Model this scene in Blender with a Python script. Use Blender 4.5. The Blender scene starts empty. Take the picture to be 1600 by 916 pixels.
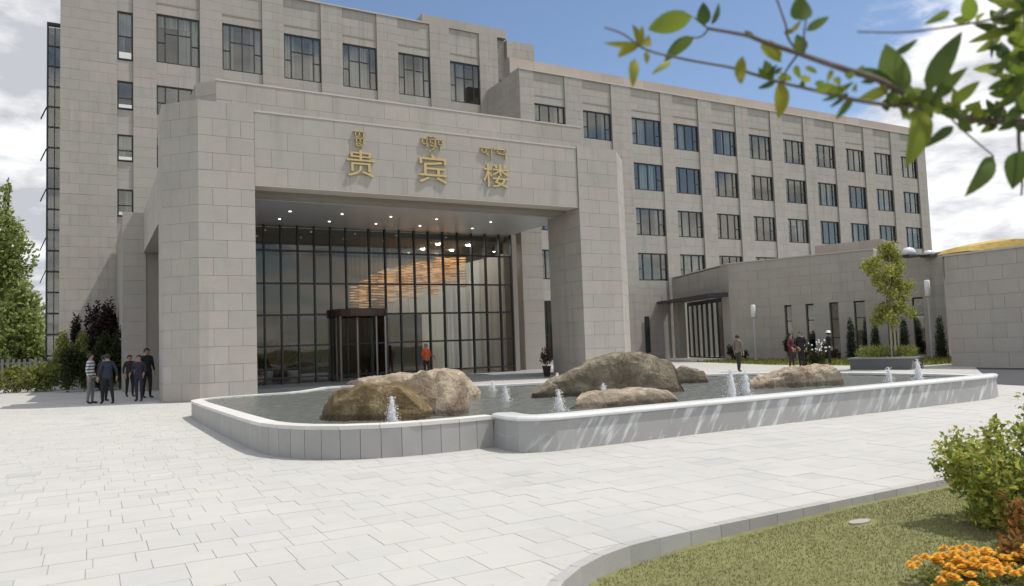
import bpy, bmesh, math, random
from mathutils import Vector, Matrix
random.seed(11)
R = math.radians
scene = bpy.context.scene
COL = scene.collection

# ------------------------------------------------------------------ camera
cam_d = bpy.data.cameras.new('camera')
cam = bpy.data.objects.new('camera', cam_d)
COL.objects.link(cam)
cam_d.sensor_width = 36.0
cam_d.lens = 1175.0 / 1600.0 * 36.0
cam_d.clip_end = 6000
cam_d.clip_start = 0.05
cam_d.dof.use_dof = True
cam_d.dof.focus_distance = 24.0
cam_d.dof.aperture_fstop = 3.4
_p, _r, _y, CAMH = R(3.8), R(-2.04), R(29.3), 1.6
_f = Vector((math.sin(_y) * math.cos(_p), math.cos(_y) * math.cos(_p), math.sin(_p)))
_r0 = Vector((math.cos(_y), -math.sin(_y), 0))
_u0 = _r0.cross(_f)
_cr = math.cos(_r) * _r0 + math.sin(_r) * _u0
_cu = -math.sin(_r) * _r0 + math.cos(_r) * _u0
m3 = Matrix((_cr, _cu, -_f)).transposed()
cam.matrix_world = Matrix.Translation((0, 0, CAMH)) @ m3.to_4x4()
scene.camera = cam
scene.view_settings.view_transform = 'Standard'
scene.view_settings.look = 'None'
scene.view_settings.exposure = 0.15
scene.view_settings.gamma = 1.0

# ------------------------------------------------------------------ sun and sky
SUN_AZ_X, SUN_AZ_Y, SUN_EL = 0.918, -0.397, R(63)
sd = Vector((SUN_AZ_X * math.cos(SUN_EL), SUN_AZ_Y * math.cos(SUN_EL), math.sin(SUN_EL))).normalized()
sun_d = bpy.data.lights.new('sun', 'SUN')
sun_d.energy = 3.1
sun_d.angle = R(0.5)
sun_d.color = (1.0, 0.955, 0.88)
sun = bpy.data.objects.new('sun', sun_d)
COL.objects.link(sun)
sun.rotation_euler = sd.to_track_quat('Z', 'Y').to_euler()
sun.location = (20, -10, 60)

world = bpy.data.worlds.new('World')
scene.world = world
world.use_nodes = True
nt = world.node_tree
nt.nodes.clear()
def N(t, typ, **kw):
    n = t.nodes.new(typ)
    for k, v in kw.items():
        if k.startswith('i_'):
            n.inputs[k[2:].replace('_', ' ')].default_value = v
        else:
            setattr(n, k, v)
    return n
L = nt.links.new
wo = N(nt, 'ShaderNodeOutputWorld'); bg = N(nt, 'ShaderNodeBackground'); bg.inputs['Strength'].default_value = 0.13
sky = N(nt, 'ShaderNodeTexSky', sky_type='NISHITA', sun_disc=False)
sky.sun_elevation = SUN_EL
sky.sun_rotation = math.atan2(SUN_AZ_X, SUN_AZ_Y)
sky.altitude = 1200
sky.air_density = 1.0; sky.dust_density = 1.3; sky.ozone_density = 1.0
tc = N(nt, 'ShaderNodeTexCoord')
sep = N(nt, 'ShaderNodeSeparateXYZ'); L(tc.outputs['Generated'], sep.inputs[0])
def M(op, a, b=None, c=None, t=nt, clamp=False):
    n = t.nodes.new('ShaderNodeMath'); n.operation = op; n.use_clamp = clamp
    for i, v in enumerate((a, b, c)):
        if v is None: continue
        if isinstance(v, (int, float)): n.inputs[i].default_value = v
        else: t.links.new(v, n.inputs[i])
    return n.outputs[0]
zz = M('ADD', M('MAXIMUM', sep.outputs[2], 0.0), 0.22)
cx = M('DIVIDE', sep.outputs[0], zz); cy = M('DIVIDE', sep.outputs[1], zz)
cmb = N(nt, 'ShaderNodeCombineXYZ'); L(cx, cmb.inputs[0]); L(cy, cmb.inputs[1])
n1 = N(nt, 'ShaderNodeTexNoise', i_Scale=1.5, i_Detail=9.0, i_Roughness=0.58); n1.inputs['Distortion'].default_value = 0.25
off = N(nt, 'ShaderNodeVectorMath', operation='ADD'); off.inputs[1].default_value = (3.7, 1.3, 0.0); L(cmb.outputs[0], off.inputs[0])
L(off.outputs[0], n1.inputs['Vector'])
n2 = N(nt, 'ShaderNodeTexNoise', i_Scale=3.2, i_Detail=6.0, i_Roughness=0.6); L(cmb.outputs[0], n2.inputs['Vector'])
def bank(d, lo, hi):
    v = N(nt, 'ShaderNodeVectorMath', operation='DOT_PRODUCT')
    v.inputs[1].default_value = Vector(d).normalized(); L(tc.outputs['Generated'], v.inputs[0])
    mr = N(nt, 'ShaderNodeMapRange', interpolation_type='SMOOTHSTEP')
    mr.inputs['From Min'].default_value = lo; mr.inputs['From Max'].default_value = hi
    L(v.outputs['Value'], mr.inputs['Value']); return mr.outputs[0]
#CLOUDS
b_left = bank((-0.30, 0.90, 0.30), 0.86, 0.96)
b_low = bank((0.93, 0.37, 0.10), 0.955, 0.99)
b_top = bank((0.80, 0.42, 0.44), 0.975, 0.995)
b_clear = bank((0.50, 0.76, 0.42), 0.86, 0.97)
cov = M('ADD', M('ADD', n1.outputs['Fac'], M('MULTIPLY', b_left, 0.26)), M('ADD', M('MULTIPLY', b_low, 0.13), M('MULTIPLY', b_top, 0.17)))
cov = M('SUBTRACT', M('ADD', cov, 0.03), M('MULTIPLY', b_clear, 0.20))
mr = N(nt, 'ShaderNodeMapRange', interpolation_type='SMOOTHSTEP')
mr.inputs['From Min'].default_value = 0.455; mr.inputs['From Max'].default_value = 0.575
L(cov, mr.inputs['Value'])
cr = N(nt, 'ShaderNodeValToRGB')
cr.color_ramp.elements[0].position = 0.33; cr.color_ramp.elements[0].color = (4.0, 4.15, 4.45, 1)
cr.color_ramp.elements[1].position = 0.55; cr.color_ramp.elements[1].color = (8.0, 8.0, 8.05, 1)
L(M('SUBTRACT', n2.outputs['Fac'], M('MULTIPLY', b_left, 0.10)), cr.inputs[0])
mx = N(nt, 'ShaderNodeMix', data_type='RGBA')
L(mr.outputs[0], mx.inputs['Factor']); L(sky.outputs[0], mx.inputs['A']); L(cr.outputs[0], mx.inputs['B'])
L(mx.outputs['Result'], bg.inputs['Color']); L(bg.outputs[0], wo.inputs[0])

# ------------------------------------------------------------------ helpers: objects
ROOT = {}
def tag(o, label=None, cat=None, group=None, kind=None):
    if label: o['label'] = label
    if cat: o['category'] = cat
    if group: o['group'] = group
    if kind: o['kind'] = kind
    return o
def empty(name, loc=(0, 0, 0), rz=0.0):
    o = bpy.data.objects.new(name, None); COL.objects.link(o)
    o.location = loc; o.rotation_euler = (0, 0, rz); o.empty_display_size = 0.2
    return o
class MB:
    """collects faces; build() links them as ONE mesh object (vertices are in the parent's space)"""
    def __init__(s): s.v = []; s.f = []; s.m = []
    def face(s, pts, mi=0):
        n = len(s.v); s.v += [tuple(p) for p in pts]; s.f.append(tuple(range(n, n + len(pts)))); s.m.append(mi)
    def box(s, x0, x1, y0, y1, z0, z1, mi=0):
        n = len(s.v)
        s.v += [(x0, y0, z0), (x1, y0, z0), (x1, y1, z0), (x0, y1, z0), (x0, y0, z1), (x1, y0, z1), (x1, y1, z1), (x0, y1, z1)]
        for q in ((3, 2, 1, 0), (4, 5, 6, 7), (0, 1, 5, 4), (1, 2, 6, 5), (2, 3, 7, 6), (3, 0, 4, 7)):
            s.f.append(tuple(n + i for i in q)); s.m.append(mi)
        return s
    def prism(s, poly, z0, z1, mi=0):
        n = len(s.v); k = len(poly)
        zb = z0 if hasattr(z0, '__len__') else [z0] * k
        zt = z1 if hasattr(z1, '__len__') else [z1] * k
        s.v += [(p[0], p[1], zb[i]) for i, p in enumerate(poly)] + [(p[0], p[1], zt[i]) for i, p in enumerate(poly)]
        s.f.append(tuple(n + i for i in reversed(range(k)))); s.m.append(mi)
        s.f.append(tuple(n + k + i for i in range(k))); s.m.append(mi)
        for i in range(k):
            j = (i + 1) % k
            s.f.append((n + i, n + j, n + k + j, n + k + i)); s.m.append(mi)
        return s
    def obox(s, o, u, w, d, z0, z1, mi=0):
        """box from corner o along unit u for w, along left-hand normal (u rotated +90) for d"""
        n = (-u[1], u[0])
        a = (o[0], o[1]); b = (a[0] + u[0] * w, a[1] + u[1] * w)
        c = (b[0] + n[0] * d, b[1] + n[1] * d); e = (a[0] + n[0] * d, a[1] + n[1] * d)
        return s.prism([a, b, c, e], z0, z1, mi)
    def tube(s, pts, r, k=6, mi=0, cap=True):
        pts = [Vector(p) for p in pts]; rs = r if hasattr(r, '__len__') else [r] * len(pts)
        n0 = len(s.v); up = Vector((0, 0, 1))
        for i, p in enumerate(pts):
            d = (pts[min(i + 1, len(pts) - 1)] - pts[max(i - 1, 0)])
            d = d.normalized() if d.length > 1e-9 else up
            a = d.cross(up if abs(d.z) < 0.9 else Vector((1, 0, 0))).normalized(); b = d.cross(a)
            for j in range(k):
                t = 2 * math.pi * j / k
                s.v.append(tuple(p + (a * math.cos(t) + b * math.sin(t)) * rs[i]))
        for i in range(len(pts) - 1):
            for j in range(k):
                j2 = (j + 1) % k
                s.f.append((n0 + i * k + j, n0 + i * k + j2, n0 + (i + 1) * k + j2, n0 + (i + 1) * k + j)); s.m.append(mi)
        if cap:
            s.f.append(tuple(n0 + j for j in reversed(range(k)))); s.m.append(mi)
            s.f.append(tuple(n0 + (len(pts) - 1) * k + j for j in range(k))); s.m.append(mi)
        return s
    def lathe(s, prof, k=16, c=(0, 0, 0), mi=0):
        n0 = len(s.v)
        for r, z in prof:
            for j in range(k):
                t = 2 * math.pi * j / k
                s.v.append((c[0] + r * math.cos(t), c[1] + r * math.sin(t), c[2] + z))
        for i in range(len(prof) - 1):
            for j in range(k):
                j2 = (j + 1) % k
                s.f.append((n0 + i * k + j, n0 + i * k + j2, n0 + (i + 1) * k + j2, n0 + (i + 1) * k + j)); s.m.append(mi)
        s.f.append(tuple(n0 + j for j in reversed(range(k)))); s.m.append(mi)
        s.f.append(tuple(n0 + (len(prof) - 1) * k + j for j in range(k))); s.m.append(mi)
        return s
    def mesh(s, name, mats, smooth=False):
        me = bpy.data.meshes.new(name); me.from_pydata(s.v, [], s.f)
        for m in (mats if isinstance(mats, (list, tuple)) else [mats]): me.materials.append(m)
        if any(s.m): me.polygons.foreach_set('material_index', s.m)
        if smooth: me.polygons.foreach_set('use_smooth', [True] * len(me.polygons))
        me.update(); return me
    def build(s, name, mats, parent=None, smooth=False, loc=None):
        return link(name, s.mesh(name, mats, smooth), parent, loc)
def link(name, me, parent=None, loc=None, rz=0.0, scale=None):
    o = bpy.data.objects.new(name, me); COL.objects.link(o)
    if parent: o.parent = parent
    if loc is not None: o.location = loc
    if rz: o.rotation_euler = (0, 0, rz)
    if scale is not None: o.scale = scale
    return o
def copy_tree(o, parent=None):
    c = o.copy(); COL.objects.link(c)
    if parent: c.parent = parent
    for ch in list(o.children): copy_tree(ch, c)
    return c
def catmull(pts, n=6, closed=False):
    P = [Vector(p) for p in pts]; out = []; k = len(P)
    for i in range(k if closed else k - 1):
        a, b, c, d = (P[(i - 1) % k] if closed or i else P[0]), P[i], P[(i + 1) % k], (P[(i + 2) % k] if closed or i + 2 < k else P[-1])
        for j in range(n):
            t = j / n
            out.append(0.5 * ((2 * b) + (c - a) * t + (2 * a - 5 * b + 4 * c - d) * t * t + (3 * b - a - 3 * c + d) * t ** 3))
    if not closed: out.append(P[-1])
    return out
def resample(pts, step):
    cum = [0.0]
    for i in range(len(pts) - 1): cum.append(cum[-1] + (pts[i + 1] - pts[i]).length)
    n = max(1, round(cum[-1] / step)); out = []; j = 0
    for i in range(n + 1):
        s = cum[-1] * i / n
        while j < len(cum) - 2 and cum[j + 1] < s: j += 1
        seg = cum[j + 1] - cum[j]
        out.append(pts[j].lerp(pts[j + 1], (s - cum[j]) / seg if seg > 1e-9 else 0))
    return out

# ------------------------------------------------------------------ helpers: materials
MATS = {}
def mat(name, base, rough=0.7, var=0.0, hue=None, noise=None, bump=None, spec=0.5, metal=0.0, trans=None, emit=None, rnd=True, scale_vec=None, streak=0.0):
    """procedural surface: per-piece variation (object random + island random), world-space noise colour and bump"""
    m = bpy.data.materials.new(name); m.use_nodes = True; t = m.node_tree; bs = t.nodes['Principled BSDF']; l = t.links.new
    bs.inputs['Roughness'].default_value = rough; bs.inputs['Metallic'].default_value = metal
    bs.inputs['Specular IOR Level'].default_value = spec
    geo = N(t, 'ShaderNodeNewGeometry')
    pos = geo.outputs['Position']
    if scale_vec:
        vm = N(t, 'ShaderNodeVectorMath', operation='MULTIPLY'); vm.inputs[1].default_value = scale_vec; l(pos, vm.inputs[0]); pos = vm.outputs[0]
    rgb = N(t, 'ShaderNodeRGB'); rgb.outputs[0].default_value = (*base, 1); cur = rgb.outputs[0]
    rv = None
    if rnd and (var or hue):
        oi = N(t, 'ShaderNodeObjectInfo')
        rv = M('FRACT', M('ADD', oi.outputs['Random'], geo.outputs['Random Per Island'], t=t), t=t)
    if hue is not None and rv is not None:
        ramp = N(t, 'ShaderNodeValToRGB'); e = ramp.color_ramp.elements
        for i, (p, c) in enumerate(hue):
            q = e[i] if i < 2 else e.new(p)
            q.position = p; q.color = (*c, 1)
        ramp.color_ramp.interpolation = 'LINEAR'
        l(rv, ramp.inputs[0]); cur = ramp.outputs[0]
    if var and rv is not None:
        r2 = M('FRACT', M('MULTIPLY', rv, 7.31, t=t), t=t)
        k = M('MULTIPLY_ADD', r2, 2 * var, 1 - var, t=t)
        vm = N(t, 'ShaderNodeVectorMath', operation='SCALE'); l(cur, vm.inputs[0]); l(k, vm.inputs['Scale']); cur = vm.outputs[0]
    for (sc, amt, det) in (noise or []):
        nz = N(t, 'ShaderNodeTexNoise', i_Scale=sc, i_Detail=det, i_Roughness=0.6); l(pos, nz.inputs['Vector'])
        k = M('MULTIPLY_ADD', M('SUBTRACT', nz.outputs['Fac'], 0.5, t=t), 2 * amt, 1.0, t=t)
        vm = N(t, 'ShaderNodeVectorMath', operation='SCALE'); l(cur, vm.inputs[0]); l(k, vm.inputs['Scale']); cur = vm.outputs[0]
    if streak:
        vs = N(t, 'ShaderNodeVectorMath', operation='MULTIPLY'); vs.inputs[1].default_value = (1.6, 1.6, 0.11); l(geo.outputs['Position'], vs.inputs[0])
        nz = N(t, 'ShaderNodeTexNoise', i_Scale=1.0, i_Detail=5.0, i_Roughness=0.62); l(vs.outputs[0], nz.inputs['Vector'])
        mr_ = N(t, 'ShaderNodeMapRange', interpolation_type='SMOOTHSTEP'); mr_.inputs['From Min'].default_value = .50; mr_.inputs['From Max'].default_value = .72
        mr_.inputs['To Min'].default_value = 1.0; mr_.inputs['To Max'].default_value = 1.0 - streak; l(nz.outputs['Fac'], mr_.inputs['Value'])
        vm = N(t, 'ShaderNodeVectorMath', operation='SCALE'); l(cur, vm.inputs[0]); l(mr_.outputs[0], vm.inputs['Scale']); cur = vm.outputs[0]
    l(cur, bs.inputs['Base Color'])
    if bump:
        sc, stg, dist = bump
        nz = N(t, 'ShaderNodeTexNoise', i_Scale=sc, i_Detail=5.0, i_Roughness=0.6); l(pos, nz.inputs['Vector'])
        bp = N(t, 'ShaderNodeBump'); bp.inputs['Strength'].default_value = stg; bp.inputs['Distance'].default_value = dist
        l(nz.outputs['Fac'], bp.inputs['Height']); l(bp.outputs[0], bs.inputs['Normal'])
    if trans:
        tr = N(t, 'ShaderNodeBsdfTranslucent'); l(cur, tr.inputs['Color'])
        ms = N(t, 'ShaderNodeMixShader'); ms.inputs[0].default_value = trans
        l(bs.outputs[0], ms.inputs[1]); l(tr.outputs[0], ms.inputs[2]); l(ms.outputs[0], t.nodes['Material Output'].inputs[0])
    if emit:
        bs.inputs['Emission Color'].default_value = (*emit[0], 1); bs.inputs['Emission Strength'].default_value = emit[1]
    MATS[name] = m
    return m
def glass(name, tint, refl, ior=1.5, rough=0.02):
    m = bpy.data.materials.new(name); m.use_nodes = True; t = m.node_tree; t.nodes.clear(); l = t.links.new
    o = N(t, 'ShaderNodeOutputMaterial'); tr = N(t, 'ShaderNodeBsdfTransparent'); gl = N(t, 'ShaderNodeBsdfGlossy')
    tr.inputs[0].default_value = (*tint, 1); gl.inputs['Roughness'].default_value = rough
    gl.inputs['Color'].default_value = (1.0, 0.94, 0.83, 1)
    lw = N(t, 'ShaderNodeLayerWeight'); lw.inputs[0].default_value = 0.5
    f0 = ((ior - 1) / (ior + 1)) ** 2
    fres = M('MULTIPLY_ADD', M('POWER', lw.outputs['Facing'], 5.0, t=t), 1 - f0, f0, t=t)
    geo = N(t, 'ShaderNodeNewGeometry')
    nz = N(t, 'ShaderNodeTexNoise', i_Scale=0.7, i_Detail=2.0); l(geo.outputs['Position'], nz.inputs['Vector'])
    bp = N(t, 'ShaderNodeBump'); bp.inputs['Strength'].default_value = 0.05; bp.inputs['Distance'].default_value = 0.05
    l(nz.outputs['Fac'], bp.inputs['Height']); l(bp.outputs[0], gl.inputs['Normal'])
    k = M('ADD', fres, refl, t=t, clamp=True)
    ms = N(t, 'ShaderNodeMixShader'); l(k, ms.inputs[0]); l(tr.outputs[0], ms.inputs[1]); l(gl.outputs[0], ms.inputs[2]); l(ms.outputs[0], o.inputs[0])
    MATS[name] = m
    return m

STONE = mat('beige_stone', (0.395, 0.358, 0.31), 0.75, var=0.03, hue=[(0, (0.392, 0.368, 0.332)), (0.4, (0.405, 0.378, 0.338)), (0.75, (0.414, 0.382, 0.34)), (1, (0.418, 0.376, 0.336))], noise=[(0.5, 0.10, 5), (2.5, 0.07, 4), (16, 0.08, 3)], bump=(30, 0.15, 0.01), spec=0.3, streak=0.15)
JOINT = mat('stone_joint', (0.30, 0.275, 0.24), 0.9, noise=[(2, 0.1, 3)], rnd=False)
COPING = mat('pale_coping', (0.50, 0.46, 0.41), 0.7, noise=[(3, 0.08, 3)], rnd=False)
PINKST = mat('pinkish_stone', (0.43, 0.365, 0.315), 0.75, var=0.08, noise=[(1.2, 0.08, 4)])
FRAME = mat('dark_window_frame', (0.030, 0.032, 0.034), 0.45)
GLASS_W = glass('window_glass', (0.76, 0.79, 0.79), 0.075, 1.5)
GLASS_C = glass('lobby_glass', (0.86, 0.88, 0.87), 0.012, 1.45)
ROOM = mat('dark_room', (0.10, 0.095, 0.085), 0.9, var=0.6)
CURT = mat('pale_curtain', (0.55, 0.55, 0.52), 0.9, var=0.45)
WHITE = mat('white_enamel', (0.78, 0.78, 0.76), 0.5)
PAVE = mat('paving_stone', (0.6, 0.6, 0.58), 0.8, var=0.02, hue=[(0, (0.474, 0.464, 0.435)), (0.5, (0.484, 0.472, 0.440)), (0.8, (0.472, 0.464, 0.437)), (0.94, (0.46, 0.454, 0.432)), (1, (0.43, 0.427, 0.412))], noise=[(0.16, 0.10, 4), (0.7, 0.09, 6), (5, 0.05, 4), (60, 0.04, 3)], bump=(90, 0.2, 0.004), spec=0.3)
PAVEJ = mat('paving_joint', (0.42, 0.41, 0.385), 0.95, noise=[(0.5, 0.1, 3), (9, 0.15, 4)], rnd=False)
GRAN = mat('grey_granite', (0.34, 0.33, 0.315), 0.6, var=0.05, noise=[(2.5, 0.12, 4), (70, 0.12, 2)], bump=(60, 0.12, 0.004))
GRANTOP = mat('pale_granite_coping', (0.62, 0.60, 0.56), 0.6, var=0.06, noise=[(3, 0.1, 4), (60, 0.08, 2)], bump=(60, 0.12, 0.004))
WOOD = mat('dark_wood', (0.060, 0.032, 0.022), 0.4, noise=[(3, 0.3, 4)], rnd=False)
BRONZE = mat('bronze_metal', (0.20, 0.16, 0.11), 0.35, metal=0.8)
GOLD = mat('gold_leaf', (0.56, 0.43, 0.20), 0.5, metal=0.25, noise=[(6, 0.15, 3)], rnd=False)
STEEL = mat('brushed_steel', (0.30, 0.28, 0.26), 0.3, metal=0.9)
DARK = mat('dark_metal', (0.035, 0.035, 0.038), 0.5)
ASPH = mat('asphalt', (0.055, 0.055, 0.06), 0.9, noise=[(0.6, 0.15, 4), (80, 0.3, 2)], bump=(150, 0.3, 0.004), rnd=False)
SOIL = mat('earth_and_grass', (0.10, 0.10, 0.045), 0.95, noise=[(0.3, 0.3, 4), (6, 0.3, 4)], rnd=False)
BARK = mat('bark', (0.12, 0.095, 0.07), 0.9, noise=[(20, 0.3, 4)], bump=(40, 0.5, 0.01), rnd=False)
DROCK = None
# ------------------------------------------------------------------ measured world coordinates
BR = [[[[1.639,0.746,1.975],[1.65,0.869,2.032],[1.432,0.823,2.011],[1.358,0.856,2.048],[1.269,0.853,2.063],[1.137,0.823,2.052],[1.187,0.953,2.134],[1.128,0.991,2.164],[1.103,1.007,2.177],[1.131,1.132,2.244]],0.0085,0.0035],[[[1.379,0.821,2.009],[1.361,0.853,2.024],[1.324,0.867,2.025],[1.153,0.825,2.002],[1.16,0.901,2.042],[1.168,0.993,2.09],[1.104,1.037,2.121],[1.131,1.132,2.168],[1.08,1.162,2.182],[0.936,1.103,2.156],[0.898,1.122,2.187],[0.873,1.149,2.207]],0.0045,0.0016],[[[1.638,0.727,2.218],[1.638,0.773,2.226],[1.547,0.837,2.212],[1.361,0.842,2.165],[1.175,0.82,2.124]],0.0035,0.0014],[[[1.187,0.953,2.134],[1.186,0.977,2.174],[1.183,0.978,2.199],[1.164,0.982,2.256]],0.0028,0.0018],[[[1.131,1.132,2.244],[1.13,1.149,2.235],[1.119,1.162,2.233]],0.0022,0.0016],[[[1.188,0.956,2.137],[1.185,0.983,2.114],[1.175,0.992,2.09]],0.0024,0.0018],[[[1.182,0.938,2.131],[1.182,0.936,2.17],[1.179,0.927,2.191]],0.0022,0.0015],[[[1.432,0.823,2.011],[1.506,0.842,1.995],[1.671,0.869,1.959]],0.0022,0.0016],[[[1.131,1.132,2.244],[1.128,1.152,2.265],[1.118,1.159,2.277]],0.0022,0.0016]]
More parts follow.
